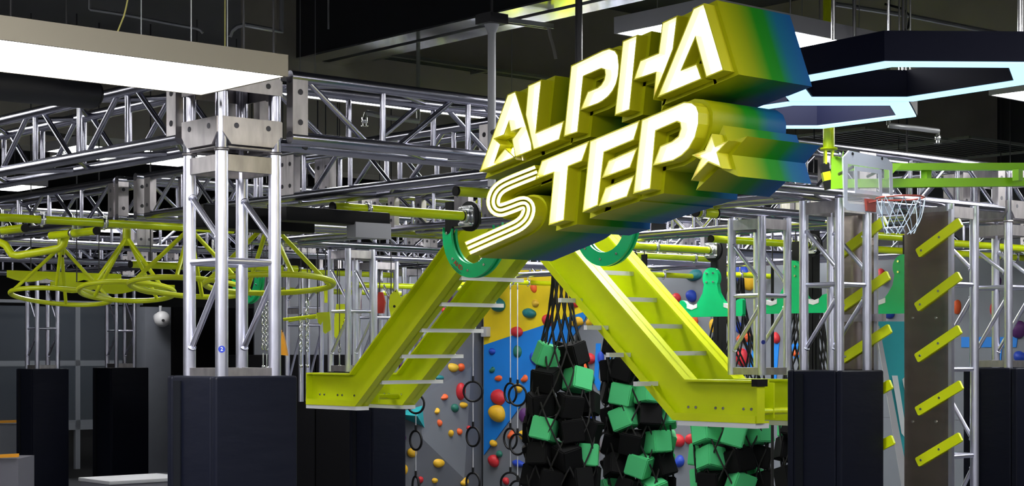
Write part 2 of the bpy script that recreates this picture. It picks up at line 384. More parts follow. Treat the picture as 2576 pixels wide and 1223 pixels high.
grille('second dark air grille between hanger pole and letter sign', grect(1235, 175, 1.85, 1.7, .55), 14, False)
grille('dark air grille beyond the blue light frames at right', grect(2180, 322, 1.66, 1.15, .9), 12, False)
grille('dark air grille at the far right under the ceiling', grect(2440, 345, 1.66, 1.2, .9), 12, False)

# ================================================================ TRUSSES
R, HB, RB = .025, .12, .0125
ZL, ZT = .843, 1.083
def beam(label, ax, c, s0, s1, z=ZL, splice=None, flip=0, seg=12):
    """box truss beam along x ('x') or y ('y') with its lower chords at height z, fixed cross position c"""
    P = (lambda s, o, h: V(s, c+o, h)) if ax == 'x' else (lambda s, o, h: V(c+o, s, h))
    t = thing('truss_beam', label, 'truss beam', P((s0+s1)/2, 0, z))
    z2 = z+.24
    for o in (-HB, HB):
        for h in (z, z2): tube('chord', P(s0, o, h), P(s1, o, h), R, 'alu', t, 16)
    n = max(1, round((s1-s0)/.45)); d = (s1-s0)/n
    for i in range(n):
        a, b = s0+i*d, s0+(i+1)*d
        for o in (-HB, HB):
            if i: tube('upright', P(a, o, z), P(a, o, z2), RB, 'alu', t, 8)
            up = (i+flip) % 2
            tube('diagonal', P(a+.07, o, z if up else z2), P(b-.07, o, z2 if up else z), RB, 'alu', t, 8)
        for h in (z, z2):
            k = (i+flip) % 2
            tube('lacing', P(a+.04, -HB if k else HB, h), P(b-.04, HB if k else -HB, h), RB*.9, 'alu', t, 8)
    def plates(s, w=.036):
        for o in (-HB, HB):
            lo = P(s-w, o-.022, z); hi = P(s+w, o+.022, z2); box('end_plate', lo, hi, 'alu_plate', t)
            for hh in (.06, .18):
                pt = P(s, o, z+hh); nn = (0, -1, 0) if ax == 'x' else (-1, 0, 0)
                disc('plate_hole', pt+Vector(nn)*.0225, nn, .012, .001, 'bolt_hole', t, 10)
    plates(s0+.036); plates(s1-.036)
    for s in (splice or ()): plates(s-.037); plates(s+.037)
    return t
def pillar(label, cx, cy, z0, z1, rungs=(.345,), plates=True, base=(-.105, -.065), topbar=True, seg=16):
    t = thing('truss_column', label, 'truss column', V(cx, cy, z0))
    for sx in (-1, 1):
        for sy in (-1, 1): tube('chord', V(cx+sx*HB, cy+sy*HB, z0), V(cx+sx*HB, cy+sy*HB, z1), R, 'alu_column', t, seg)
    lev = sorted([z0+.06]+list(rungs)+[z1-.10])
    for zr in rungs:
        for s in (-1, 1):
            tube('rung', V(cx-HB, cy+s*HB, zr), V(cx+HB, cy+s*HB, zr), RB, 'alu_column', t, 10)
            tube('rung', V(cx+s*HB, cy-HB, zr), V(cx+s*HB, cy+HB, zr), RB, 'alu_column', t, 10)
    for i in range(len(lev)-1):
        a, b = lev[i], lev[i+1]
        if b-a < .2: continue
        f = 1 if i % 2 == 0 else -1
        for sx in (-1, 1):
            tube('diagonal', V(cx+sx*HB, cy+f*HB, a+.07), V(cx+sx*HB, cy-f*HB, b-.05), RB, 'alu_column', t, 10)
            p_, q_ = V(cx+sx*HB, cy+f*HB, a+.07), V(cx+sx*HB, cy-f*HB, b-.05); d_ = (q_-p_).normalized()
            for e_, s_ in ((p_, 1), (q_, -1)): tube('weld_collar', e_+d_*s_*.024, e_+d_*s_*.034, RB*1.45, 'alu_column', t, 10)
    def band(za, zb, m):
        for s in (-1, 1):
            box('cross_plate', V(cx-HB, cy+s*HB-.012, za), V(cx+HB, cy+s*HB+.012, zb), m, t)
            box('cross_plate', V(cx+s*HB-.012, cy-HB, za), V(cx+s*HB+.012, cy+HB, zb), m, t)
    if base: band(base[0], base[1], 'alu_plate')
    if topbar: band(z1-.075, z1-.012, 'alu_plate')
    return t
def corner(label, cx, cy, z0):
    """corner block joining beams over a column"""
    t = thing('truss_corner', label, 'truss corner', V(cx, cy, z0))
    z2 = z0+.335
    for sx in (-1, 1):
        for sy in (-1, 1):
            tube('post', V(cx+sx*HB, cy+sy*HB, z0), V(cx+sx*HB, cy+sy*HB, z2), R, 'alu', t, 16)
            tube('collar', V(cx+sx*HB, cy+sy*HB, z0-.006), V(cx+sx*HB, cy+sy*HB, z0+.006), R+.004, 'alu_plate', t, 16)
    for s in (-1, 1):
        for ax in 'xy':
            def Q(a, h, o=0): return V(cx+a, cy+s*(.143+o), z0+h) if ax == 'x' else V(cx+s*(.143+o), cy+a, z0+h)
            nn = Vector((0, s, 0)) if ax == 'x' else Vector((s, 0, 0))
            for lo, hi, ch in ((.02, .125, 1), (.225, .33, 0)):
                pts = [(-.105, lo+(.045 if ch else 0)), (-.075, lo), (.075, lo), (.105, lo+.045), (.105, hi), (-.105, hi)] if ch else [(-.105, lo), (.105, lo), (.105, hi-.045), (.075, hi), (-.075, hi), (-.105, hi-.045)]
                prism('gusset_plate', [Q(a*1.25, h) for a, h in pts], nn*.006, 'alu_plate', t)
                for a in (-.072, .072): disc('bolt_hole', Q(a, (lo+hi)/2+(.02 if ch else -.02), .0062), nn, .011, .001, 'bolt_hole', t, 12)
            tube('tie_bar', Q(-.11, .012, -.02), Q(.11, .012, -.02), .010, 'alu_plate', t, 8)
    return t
A, B, Cc, D, Fp = (3.5, 5.66), (7.3, 5.66), (7.92, 6.72), (7.9, 10.97), (8.92, 5.66)
TOP = ZL-R-.005
pillar('front truss column on a padded base below the left light panel', A[0], A[1], -.14, .765, (.345,), base=(-.105, -.068))
corner('bolted corner block on top of the front truss column', A[0], A[1], .771)
pillar('truss column on a padded base behind the small basketball hoop', B[0], B[1], -.14, TOP, (.355,), base=None)
pillar('hanging truss column over the right foot of the lime ladder', Cc[0], Cc[1], -.15, TOP, (.335,), base=(-.148, -.105))
pillar('hanging truss column over the left foot of the lime ladder', D[0], D[1], -.17, TOP, (.315,), base=(-.168, -.12))
pillar('truss column under the corner block at the right edge', Fp[0], Fp[1], -.16, .765, (.38,), base=(-.10, -.06))
corner('bolted corner block at the right edge', Fp[0], Fp[1], .771)
pillar('truss column behind the steel panel with lime slats at right', 8.04, 5.474, -1.2, TOP, (.37, -.105, -.59), base=None)
pillar('far truss column at the left edge in front of the glazing', 8.23, 17.22, -.21, TOP, (.24,), base=(-.21, -.16))
pillar('far truss column left of the white dome', 9.94, 18.65, -.21, TOP, (.24,), base=(-.21, -.16))
pillar('truss column just behind the left hanging column', 9.15, 12.3, -.28, TOP, (.3,), base=(-.25, -.2))
pillar('truss column behind the lime cat-eared plate', 10.1, 13.1, -.3, TOP, (.3,), base=None)
pillar('truss column behind the hanging chains', 9.33, 13.75, -.5, TOP, (.25, .42), base=(.36, .41))

beam('dark truss beam running left from the front column', 'y', A[0], A[1]+.19, 9.3, flip=1)
beam('truss beam running right from the front column behind the sign', 'x', A[1], A[0]+.19, 8.73, splice=(7.4,), flip=0)
beam('truss beam running off the right edge beyond the corner block', 'x', Fp[1], 9.11, 12.1)
beam('truss beam behind the front column carrying the lime wheels', 'y', 5.26, A[1]+.2, 9.3, splice=(7.72, 6.0), flip=1)
beam('truss beam behind the wheels running on to the back', 'y', 5.26, 9.7, 12.1, flip=0)
beam('truss beam over the lime bar with the flange bearing', 'y', 7.15, A[1]+.2, 6.5)
beam('truss beam between green half rings and the lime ladder', 'y', 7.15, 6.9, 9.3, splice=(8.5,), flip=1)
beam('short truss beam left of the lime ladder top', 'y', 7.15, 9.7, 10.78)
beam('short truss beam over the hanging column right of the sign', 'x', 6.70, 7.34, 8.66)
beam('truss beam above the green boards', 'y', 8.85, 5.86, 9.3, splice=(7.2,))
beam('truss beam above the green boards further back', 'y', 8.85, 9.7, 10.78)
beam('cross truss beam behind the apex of the lime ladder', 'x', 9.5, 5.1, 12.1, splice=(6.9, 8.7, 10.4))
beam('cross truss beam over the left hanging column', 'x', 10.97, 6.95, 12.1, splice=(8.6, 10.2))
beam('cross truss beam behind the lime wheels', 'x', 12.3, 5.1, 12.1, splice=(6.7, 8.3, 10.1), flip=1)
beam('rear truss beam along the climbing wall', 'y', 12.35, 5.9, 14.8, splice=(7.5, 9.4, 11.5, 13.2))
beam('rear truss beam running back to the left glazing', 'y', 8.23, 12.5, 17.0, splice=(14.6,))
beam('farthest cross truss beam at the left', 'x', 17.22, 4.2, 11.0, splice=(6.4, 9.2))
beam('rear cross truss beam behind the far columns', 'x', 14.6, 4.2, 8.0, splice=(6.0,))
beam('rear truss beam over the black curtain', 'y', 10.4, 12.5, 14.9)

# ---------------------------------------------------------------- column pads
def pad(label, cx, cy, ztop, h=.185, z0=-EZ):
    t = thing('column_pad', label, 'column pad', V(cx, cy, z0))
    th = .04
    for s in (-1, 1):
        box('pad_panel', V(cx-h if s > 0 else cx-h, cy+s*h-(th if s > 0 else 0), z0+.005), V(cx+h, cy+s*h+(0 if s > 0 else th), ztop), 'pad', t, .014, 3)
        box('pad_panel', V(cx+s*h-(th if s > 0 else 0), cy-h+th+.003, z0+.005), V(cx+s*h+(0 if s > 0 else th), cy+h-th-.003, ztop), 'pad', t, .014, 3)
    bar('velcro_strap', V(cx-h-.004, cy+h-.09, ztop-.02), V(cx-h-.004, cy+h-.09, z0+.1), .05, .006, 'pad_strap', t, up=(1, 0, 0))
    return t
pad('nearest dark vinyl column pad at lower left', A[0], A[1], -.098)
pad('dark vinyl column pad at lower right below the basketball hoop', B[0], B[1], -.106)
pad('dark vinyl column pad at the right edge', Fp[0]+.02, Fp[1]-.02, -.103)
pad('black column pad at the far left edge', 8.23, 17.22, -.2, .21)
pad('black column pad left of the pale pillar', 9.94, 18.65, -.21, .25)
pad('dark column pad below the left foot of the lime ladder', 9.15, 12.3, -.2, .185)

# ================================================================ LETTER SIGN
def bez(pts): return pts
sign = thing('illuminated_sign', 'large glowing letter sign reading ALPHA STEP with yellow to blue sides', 'sign', V(SX+.2, 4.4, -.2))
def star_pts(o):
    """ten points of a pentagram from its five tips, in order"""
    out = []
    for i in range(5):
        a, b = Vector(o[i]), Vector(o[(i+1) % 5]); p, q = Vector(o[(i-1) % 5]), Vector(o[(i+2) % 5])
        # intersection of line a->a+2 and (i+1)->(i-1)
        c, d = Vector(o[i]), Vector(o[(i+2) % 5]); e, f = Vector(o[(i+1) % 5]), Vector(o[(i-1) % 5])
        r, s = d-c, f-e; den = r.x*s.y-r.y*s.x; u = ((e-c).x*s.y-(e-c).y*s.x)/den
        out += [tuple(a), tuple(c+r*u)]
    return out
def z2(l): return [(1150+x/3.218, 320+y/3.218) for x, y in l]
SC = [(648, 360), (500, 418), (400, 460), (345, 492), (308, 535), (290, 590), (294, 634), (316, 664), (348, 674), (385, 664), (450, 640), (510, 616), (545, 612), (570, 630), (580, 665), (570, 710), (548, 750), (510, 785), (465, 812), (300, 885), (82, 982)]
def smooth(p, it=2):
    for _ in range(it):
        q = [p[0]]
        for a, b in zip(p, p[1:]): q += [(a[0]*.75+b[0]*.25, a[1]*.75+b[1]*.25), (a[0]*.25+b[0]*.75, a[1]*.25+b[1]*.75)]
        p = q+[p[-1]]
    return p
def strip(path_, o0, o1, rk=(0, 0)):
    l, r = [], []
    for i, p in enumerate(path_):
        a = Vector(path_[max(0, i-1)]); b = Vector(path_[min(len(path_)-1, i+1)]); t = (b-a).normalized(); nn = Vector((-t.y, t.x))
        l.append(tuple(Vector(p)+nn*o0)); r.append(tuple(Vector(p)+nn*o1))
    return l+r[::-1]
SCs = smooth(SC, 1)
HALF = 57
s_str = [z2(strip(SCs, -HALF, -HALF+31)), z2(strip(SCs, -15, 15)), z2(strip(SCs, HALF-31, HALF))]
s_body = z2(strip(SCs, -HALF, HALF))
Pb = [(1532.8, 120.7), (1547.5, 126.6), (1555, 138), (1558, 165), (1556, 190), (1550.5, 212), (1542, 229), (1530, 244), (1516, 255), (1503, 262)]
LET = [
 ('letter A', [(1296.6, 229), (1276.6, 238), (1206, 433), (1338, 379), (1337, 360)], [star_pts([(1279.6, 309), (1309, 323), (1296, 396), (1244.8, 405.5), (1245.7, 349.5)])]),
 ('letter L', [(1328, 215), (1362.6, 199.6), (1348.8, 332.7), (1419.4, 303.3), (1407, 352), (1342, 378), (1321.7, 288.6)], []),
 ('letter P', [(1436, 165), (1515, 126.6)]+Pb+[(1459, 278.3), (1478, 229.7), (1503, 219.4), (1512, 212), (1519, 200), (1521.6, 188.5), (1520.4, 176.7), (1512, 173.7), (1468, 193), (1453.3, 332.7), (1418, 344.5)], []),
 ('letter H', [(1566, 103), (1603.5, 87), (1584.3, 276.8), (1546, 291.5)], []),
 ('letter H', [(1610, 151.6), (1656, 132.5), (1666, 56.5), (1704.5, 38.4), (1694, 123.7), (1643, 251), (1649, 184), (1593, 203)], []),
 ('letter A', [(1744, 20.6), (1771, 8), (1820.8, 176.7), (1775.8, 195.8), (1748.7, 97), (1716, 173.7), (1752.6, 159.5), (1766, 199), (1653, 246)], []),
 ('letter T', [(1345.8, 452), (1362.9, 404), (1482.5, 354), (1463.9, 405.5), (1429.7, 419.4), (1418.8, 554.6), (1380, 567), (1392.4, 435)], []),
 ('letter E', [(1484, 354), (1610, 302), (1594.4, 352.6), (1519.8, 383.7), (1504, 517), (1465.4, 534.4)], []),
 ('letter E', [(1513.6, 449), (1530.7, 404), (1603.7, 371), (1585, 422.5)], []),
 ('letter E', [(1505.8, 519), (1522.9, 472), (1596, 441), (1577.3, 495.6)], []),
 ('letter P', [(1614, 301), (1721, 255.5), (1739.8, 257), (1752.3, 266.4), (1758.5, 283.5), (1757.9, 311.5), (1749, 345.7), (1733.6, 373.6), (1715, 392), (1693, 404.7), (1642, 417), (1660.6, 367.4), (1690, 355), (1705.7, 342.5), (1711.9, 324), (1710.3, 310), (1702.5, 306.8), (1649.7, 330), (1636.3, 475.4), (1592.8, 487.8)], []),
 ('star', star_pts([(1791, 336.3), (1833, 353.4), (1816, 423.3), (1738.3, 454.4), (1739.8, 390.7)]), []),
]
def yz(p): v = onx(p[0], p[1], SX); return (v.y, v.z)
def X3(l, x): return [Vector((x, a, b)) for a, b in l]
def letter(label, outl, holes, sub=None, off=.014):
    o2 = [yz(p) for p in outl]; h2 = [[yz(p) for p in h] for h in holes]
    root = 'star' if label == 'star' else 'letter'
    body = offset_poly(o2, off); hb = [offset_poly(h, -off*.4) for h in h2]
    L = prism(root, X3(body, SX+.052), (SDEEP-.052, 0, 0), 'sign_fade', sign, [X3(h, SX+.052) for h in hb])
    L['label'] = {'star': 'five pointed star with long faded side'}.get(label, label+' with long faded side')
    for ol, hl in ([(o2, h2)] if sub is None else [([yz(p) for p in q], []) for q in sub]):
        rw, rd = (.0045, .03) if sub is None else (.0018, .007)
        inn = offset_poly(ol, -rw); hin = [offset_poly(h, rw) for h in hl]
        bm = bmesh.new(); o = Vector((SX, ol[0][0], ol[0][1]))
        for P_, Q_ in [(ol, inn)]+list(zip(hl, hin)):
            n = len(P_)
            v = [[bm.verts.new(Vector((x, a[0], a[1]))-o) for a in l] for x, l in ((SX+.052, P_), (SX, P_), (SX, Q_), (SX+.048, Q_))]
            for q_, (r0, r1) in enumerate(zip(v, v[1:])):
                for i in range(n): bm.faces.new((r0[i], r0[(i+1) % n], r1[(i+1) % n], r1[i])).material_index = 1 if q_ == 2 else 0
        from_bm('return_edge', bm, ['sign_rim', 'sign_inner'], L, o)
        f = prism('lit_face', X3(inn, SX+rd), (.004, 0, 0), 'sign_glow', L, [X3(h, SX+rd) for h in hin], False)
        f['label'] = 'glowing white face'
for lb, ol, hl in LET: letter(lb, ol, hl)
letter('letter S', s_body, [], s_str, .008)
# hidden carrier frame tying the letters together
for py in (300, 470):
    a, b = onx(1300, py, SX+.36), onx(1700, py-120, SX+.36); tube('carrier_tube', a, b, .012, 'dark_metal', sign, 8)
tube('hanger_arm', onx(1330, 300, SX+.40), Vector((4.665, 5.455, onx(1330, 300, SX+.4).z)), .012, 'dark_metal', sign, 8)

# ================================================================ BLUE HEXAGON LIGHT FRAMES
def hexlight(label, pix, z, wd=.115, h=.115):
    c = [onz(x, y, z) for x, y in pix]; p2 = [(v.x, v.y) for v in c]
    out = offset_poly(p2, wd/2); inn = offset_poly(p2, -wd/2)
    cen = Vector((sum(v.x for v in c)/len(c), sum(v.y for v in c)/len(c), EZ+z))
    t = thing('hexagon_light', label, 'light frame', cen)
    f = lambda l, zz: [Vector((a[0], a[1], EZ+zz)) for a in l]
    prism('housing', f(out, z+.006), (0, 0, h), 'neon_box', t, [f(inn, z+.006)], False)
    o1 = offset_poly(p2, wd/2-.006); i1 = offset_poly(p2, -wd/2+.006)
    s = prism('light_strip', f(o1, z), (0, 0, .005), 'neon', t, [f(i1, z)], False); s['label'] = 'pale blue glowing strip'
    for i in (1, 2, 3, 4): tube('suspension_rod', Vector((c[i].x, c[i].y, EZ+z+h)), Vector((c[i].x, c[i].y, EZ+CZ)), .004, 'zinc', t, 6)
hexlight('larger blue-lit hexagon frame reaching the right edge', [(1980, 209), (2235, 163), (2572, 165), (2585, 206), (2290, 251), (2014, 251)], 1.10)
hexlight('smaller blue-lit hexagon frame right behind the letter sign', [(1850, 282), (1988, 262), (2262, 262), (2280, 293), (2062, 321), (1930, 321)], 1.12, .10, .10)

# ================================================================ LIME LADDER
XF, XR = 7.52, 7.97
lad = thing('a_frame_ladder', 'lime yellow A-shaped ladder obstacle with white rungs below the letter sign', 'obstacle ladder', V(7.8, 8.64, -.44))
PATH = [(10.97, -.30), (10.356, -.30), (8.62, 1.10), (6.972, -.30), (6.36, -.30)]
def off_path(pts, d):
    out = []
    for i, p in enumerate(pts):
        p = Vector(p); ns = []
        if i: e = (p-Vector(pts[i-1])).normalized(); ns.append(Vector((e.y, -e.x)))
        if i < len(pts)-1: e = (Vector(pts[i+1])-p).normalized(); ns.append(Vector((e.y, -e.x)))
        h = sum(ns, Vector((0, 0))).normalized(); out.append(p+h*(d/h.dot(ns[0])))
    return out
def side_rail(x, dirn):
    hw = .125
    up, dn = off_path(PATH, -hw), off_path(PATH, hw)
    f = lambda l, xx: [V(xx, a[0], a[1]) for a in l]
    r = prism('side_rail', f(up, x)+f(dn, x)[::-1], (.012, 0, 0), 'lime', lad, (), False)
    for d0, d1 in ((-hw, -hw+.012), (hw-.012, hw)):
        a, b = off_path(PATH, d0), off_path(PATH, d1)
        prism('flange', f(a, x-.055)+f(b, x-.055)[::-1], (.067+.05, 0, 0), 'lime', r, (), False)
    a, b = off_path(PATH, -hw), off_path(PATH, -hw+.045)
    prism('lip', f(a, x-.063)+f(b, x-.063)[::-1], (.008, 0, 0), 'lime', r, (), False)
    for ya, yb in ((10.97, 10.30), (6.98, 6.36)):
        box('white_edge', V(x-.06, min(ya, yb), -.455), V(x+.06, max(ya, yb), -.4255), 'white', r)
    box('end_plate', V(x-.055, 6.352, -.425), V(x+.012, 6.36, -.175), 'lime', r)
    box('end_plate', V(x-.055, 10.97, -.425), V(x+.012, 10.978, -.175), 'lime', r)
    for yb in (10.86, 10.80, 10.62, 10.56, 10.40, 10.34, 6.44, 6.50, 6.66, 6.72, 6.88, 6.94):
        disc('bolt', V(x, yb, -.345), (-1, 0, 0), .009, .006, 'zinc', r, 8)
    return r
side_rail(XF, 1); side_rail(XR, 1)
box('black_cap', V(XF-.062, 6.345, -.21), V(XF+.03, 6.39, -.168), 'black', lad)
for i in range(6):
    r_ = ray(1110+50*i, 960-63.6*i); z_ = (-.449+.803*10.34)/(r_.z+.803*r_.y)      # under the lower edge of the left slope
    y, z = r_.y*z_, r_.z*z_
    g = bar('rung', V(XF+.01, y, z), V(XR+.15, y, z), .03, .028, 'white', lad)
    for q in range(3): disc('rung_bolt', V(XR-.02+.05*q, y, z+.014), (0, 0, 1), .008, .012, 'zinc', g, 6)
for (x0, y0, x1, y1) in ((1415, 757, 1462, 757), (1475, 825, 1527, 825), (1537, 893, 1583, 893), (1600, 965, 1652, 965)):
    p = onx(x1+8, y1, XF+.03); bar('rung_stub', Vector((XF-.19, p.y, p.z)), p, .03, .028, 'white', lad)
for (x0, y0, x1) in ((1490, 684, 1612), (1548, 752, 1672), (1612, 820, 1735), (1672, 889, 1800)):
    p = onx(x0-14, y0, XF+.03); q = onx(x1, y0+2, XR+.02)
    g = bar('rung', p, Vector((XR+.03, p.y, p.z)), .03, .028, 'white', lad)
    disc('rung_bolt', Vector((XF+.07, p.y, p.z+.014)), (0, 0, 1), .008, .015, 'zinc', g, 6)
for y in (10.9, 10.45, 6.85, 6.42): tube('cross_tube', V(XF+.012, y, -.36), V(XR, y, -.36), .020, 'lime', lad, 12)
for y0, y1 in ((10.3, 10.95), (6.4, 6.95)): box('inner_plate', V(XR-.30, y0, -.40), V(XR-.292, y1, -.19), 'lime', lad)

# ================================================================ BARS, BEARINGS, HALF RINGS
def clamp(p, ax, parent, up=.06, r=.027):
    p = Vector(p); up = max(.01, EZ+ZL-.02-p.z-r); ax = Vector(ax).normalized(); s = ax.cross(Vector((0, 0, 1)))
    k = tube('clamp', p-ax*.016, p+ax*.016, r+.006, 'zinc', parent, 14)
    tube('clamp_bolt', p+s*(r+.008)-Vector((0, 0, .03)), p+s*(r+.008)+Vector((0, 0, .045)), .005, 'zinc', k, 6)
    tube('clamp_nut', p-Vector((0, 0, r+.02)), p-Vector((0, 0, r)), .009, 'zinc', k, 6)
    tube('clamp_stem', p+Vector((0, 0, r)), p+Vector((0, 0, r+up)), .008, 'zinc', k, 8)
    return k
def grip_bar(label, p, q, r=.0245, clamps=(), caps=(1, 1), m='lime_gloss', name='grip_bar'):
    p, q = Vector(p), Vector(q); d = (q-p).normalized(); t = thing(name, label, 'bar', (p+q)/2)
    tube('bar_tube', p, q, r, m, t, 20)
    for on, e, s in ((caps[0], p, -1), (caps[1], q, 1)):
        if on: tube('end_cap', e, e+d*s*.012, r*1.02, 'black', t, 20)
    for f in clamps: clamp(p.lerp(q, f), d, t, r=r)
    return t
def bearing(label, p, R_=.062):
    p = Vector(p); t = thing('flange_bearing', label, 'bearing', p)
    def sq(h): return [p+Vector((0, a*h, b*h)) for a, b in ((-1, -.75), (-.75, -1), (.75, -1), (1, -.75), (1, .75), (.75, 1), (-.75, 1), (-1, .75))]
    prism('flange_plate', sq(.062), (.014, 0, 0), 'zinc', t)
    tube('hub', p-Vector((.03, 0, 0)), p, .04, 'zinc', t, 18); tube('inner_race', p-Vector((.034, 0, 0)), p-Vector((.03, 0, 0)), .03, 'dark_metal', t, 16)
    for a in (-1, 1):
        for b in (-1, 1): tube('bolt', p+Vector((-.02, a*.045, b*.045)), p+Vector((.0, a*.045, b*.045)), .010, 'zinc', t, 6)
    tube('backing_disc', p+Vector((.014, 0, 0)), p+Vector((.04, 0, 0)), .088, 'black', t, 24)
    return t
ZB = .785
a1, b1 = onz(838, 521, ZB), onz(1163, 543, ZB)
yb = (a1.y+b1.y)/2
grip_bar('lime bar with clamp ending in the flange bearing left of the sign', (a1.x, yb, EZ+ZB), (b1.x, yb, EZ+ZB), .0275, (.25,), (1, 0))
bearing('square flange bearing left of the letter S', (b1.x+.035, yb, EZ+ZB))
p = W(1150, 481, 8.1); q = W(1215, 487, 8.2)
grip_bar('short lime bar stub just left of the letter S', p, Vector((p.x+.26, p.y, p.z)), .024, (.9,), (1, 0))
k = W(1752, 533, 9.6); grip_bar('short lime bar end just under the letter P of STEP', k, (k.x+.16, k.y, k.z), .03, (.2,), (1, 1))
a2, b2 = onz(1590, 618, ZB), onz(1785, 629, ZB)
grip_bar('lime bar with flange bearing right of the right half ring', (a2.x, a2.y, EZ+ZB), (b2.x, a2.y, EZ+ZB), .027, (.3,), (0, 0))
bearing('square flange bearing above the first green hanging board', (b2.x+.035, a2.y, EZ+ZB))
yrow = yb
a3 = onz(1790, 601, .785)
grip_bar('lime bar with black end crossing behind the right hanging column', a3, (a3.x+1.05, a3.y, a3.z), .026, (.8,))
bearing('flange bearing seen inside the right hanging column', (a3.x+1.09, a3.y, a3.z))
for lb, pp, L_, zz in (('lower lime bar below the sign corner, clamped at its end', (1598, 642), .95, .785), ('lime bar low over the ladder right of the sign', (1620, 690), .9, .775),
                   ('lime bar behind the right ring of the hanging column', (1815, 690), .9, .74), ('thin lime bar behind the ladder left of two ring strings', (1110, 714), .75, .74),
                   ('lime bar from which two ring strings hang', (1262, 709), .75, .76), ('lime bar beyond the steel panel slats', (2190, 592), .7, .785),
                   ('lime bar behind the steel panel at the green board', (2196, 627), .55, .785), ('lime bar right of the steel panel near the right edge', (2392, 612), 1.3, .785), ('lower lime bar near the right edge in front of the grey wall', (2392, 637), 1.2, .785),
                   ('lime bar left of the left hanging column', (700, 682), 1.35, .74), ('lime bar behind the chains', (705, 730), 1.6, .60), ('lower lime bar behind the left hanging column', (880, 716), 1.3, .60),
                   ('upper lime bar low behind the front column', (455, 666), 1.0, .62), ('lime bar crossing behind the wheels', (330, 665), .9, .62)):
    k = onz(pp[0], pp[1], zz); fs = [(q_-k.x)/L_ for q_ in (3.38, 3.62, 5.14, 5.38, 7.03, 7.27, 8.73, 8.97, 12.23, 12.47) if k.x+.03 < q_ < k.x+L_-.03] or [.75]
    gb = grip_bar(lb, k, (k.x+L_, k.y, k.z), .0265, fs[:2], (1, 1))
    if fs == [.75] or pp[0] < 1200 or pp[0] > 2000: tube('hanger_rod', Vector((k.x+L_*.6, k.y, k.z)), Vector((k.x+L_*.6, k.y, EZ+CZ)), .004, 'dark_metal', gb, 6)
k = onz(-20, 546, .775)
grip_bar('long lime bar at the left edge with three black clamps', k, (k.x+1.62, k.y, k.z), .024, (.19, .44, .79), (0, 1))
for lb, pp, zz, L_ in (('short lime bar end with black cap at the left edge', (62, 574), .70, -.5), ('short lime bar end with black cap above the left wheel', (242, 581), .71, -.55)):
    k = onz(pp[0], pp[1], zz)
    grip_bar(lb, (k.x, k.y, k.z), (k.x-.02, k.y+.55, k.z-.0), .024, (.5,), (1, 0))
def half_ring(label, c, Ro, Ri, txt=None, a0=172, a1=368, th=.04):
    c = Vector(c); t = thing('half_ring_swing', label, 'half ring', c)
    n = 40; out, inn = [], []
    for i in range(n+1):
        a = math.radians(a0+(a1-a0)*i/n); taper = 1
        out.append(c+Vector((0, -math.cos(a)*Ro, math.sin(a)*Ro))); inn.append(c+Vector((0, -math.cos(a)*Ri, math.sin(a)*Ri)))
    def cap(p_, q_, s):
        m_ = (p_+q_)/2; r_ = (p_-q_)/2; o = []
        for k_ in range(1, 8):
            th_ = math.pi*k_/8; tang = Vector((0, -r_.z, r_.y))*s
            o.append(m_+r_*math.cos(th_)+tang*math.sin(th_))
        return o
    poly = out+cap(out[-1], inn[-1], 1)+inn[::-1]+cap(inn[0], out[0], 1)
    b = prism('ring_plate', [v-Vector((.010, 0, 0)) for v in poly], (.016, 0, 0), 'green', t)
    prism('ring_plate', [v+Vector((th-.016, 0, 0)) for v in poly], (.016, 0, 0), 'green', t)
    li = [c+(v-c)*1.0 for v in inn]
    Rm = (Ro+Ri)/2
    for a in (180, 222, 262, 300, 340):
        r_ = math.radians(a); disc('bolt', c+Vector((-.0105, -math.cos(r_)*Rm, math.sin(r_)*Rm)), (-1, 0, 0), .008, .006, 'zinc', t, 8)
    # black hanger plates up to the bar
    e = c+Vector((0, Rm, .02))
    box('hanger_plate', (e.x+.006, e.y-.03, e.z-.03), (e.x+th-.017, e.y+.035, e.z+.17), 'black', t)
    box('hanger_plate', (e.x+.006, c.y-.05, e.z+.02), (e.x+th-.017, e.y+.03, e.z+.07), 'black', t)
    if txt:
        a = math.radians(238); pos = c+Vector((-.0105, -math.cos(a)*Rm, math.sin(a)*Rm))
        tang = Vector((0, -math.sin(a)*-1, -math.cos(a)*-1)); rad = Vector((0, -math.cos(a), math.sin(a)))
        xd = Vector((0, -abs(math.sin(a)), -abs(math.cos(a)))).normalized(); yd = -rad; zd = xd.cross(yd)
        M = Matrix((xd, yd, zd)).transposed().to_4x4(); M.translation = pos+Vector((-.001, 0, 0))
        text_mesh('lettering', txt, M, .042, 'red_print', t)
        for k_, l_ in ((-.026, .10), (-.034, .07)):
            pp = pos+yd*k_; bar('print_line', pp-xd*l_*.6, pp+xd*l_*.5, .002, .003, 'black_print', t, up=yd)
    return t
half_ring('green half ring with red lettering hanging left of the sign', (b1.x+.10, yb+.02, EZ+.70), .272, .19, 'AHD')
k = W(1522, 562, 10.2)
half_ring('green half ring showing below the middle of the sign', k, .262, .178)
hr = half_ring('dark green half ring far behind the front column', W(620, 700, 13.0), .20, .13)
k = W(620, 700, 13.0)+Vector((.012, .165, .15)); tube('hanger_rod', k, Vector((k.x, k.y, EZ+CZ)), .005, 'dark_metal', hr, 6)
box_t = thing('black_box_beam', 'black boxed beam with grey torn wrap left of the long lime bar', 'boxed beam', W(800, 560, 8.9))
k = W(704, 534, 8.75); k2 = W(704, 575, 8.75)
box('casing', (k.x, k.y-.06, k2.z+.04), (k.x+.68, k.y+.06, k.z+.03), 'black', box_t, .01)
box('grey_wrap', (k.x+.44, k.y-.068, k2.z-.03), (k.x+.68, k.y+.02, k2.z+.055), 'grey_paint', box_t, .006)
k = W(590, 570, 8.9)
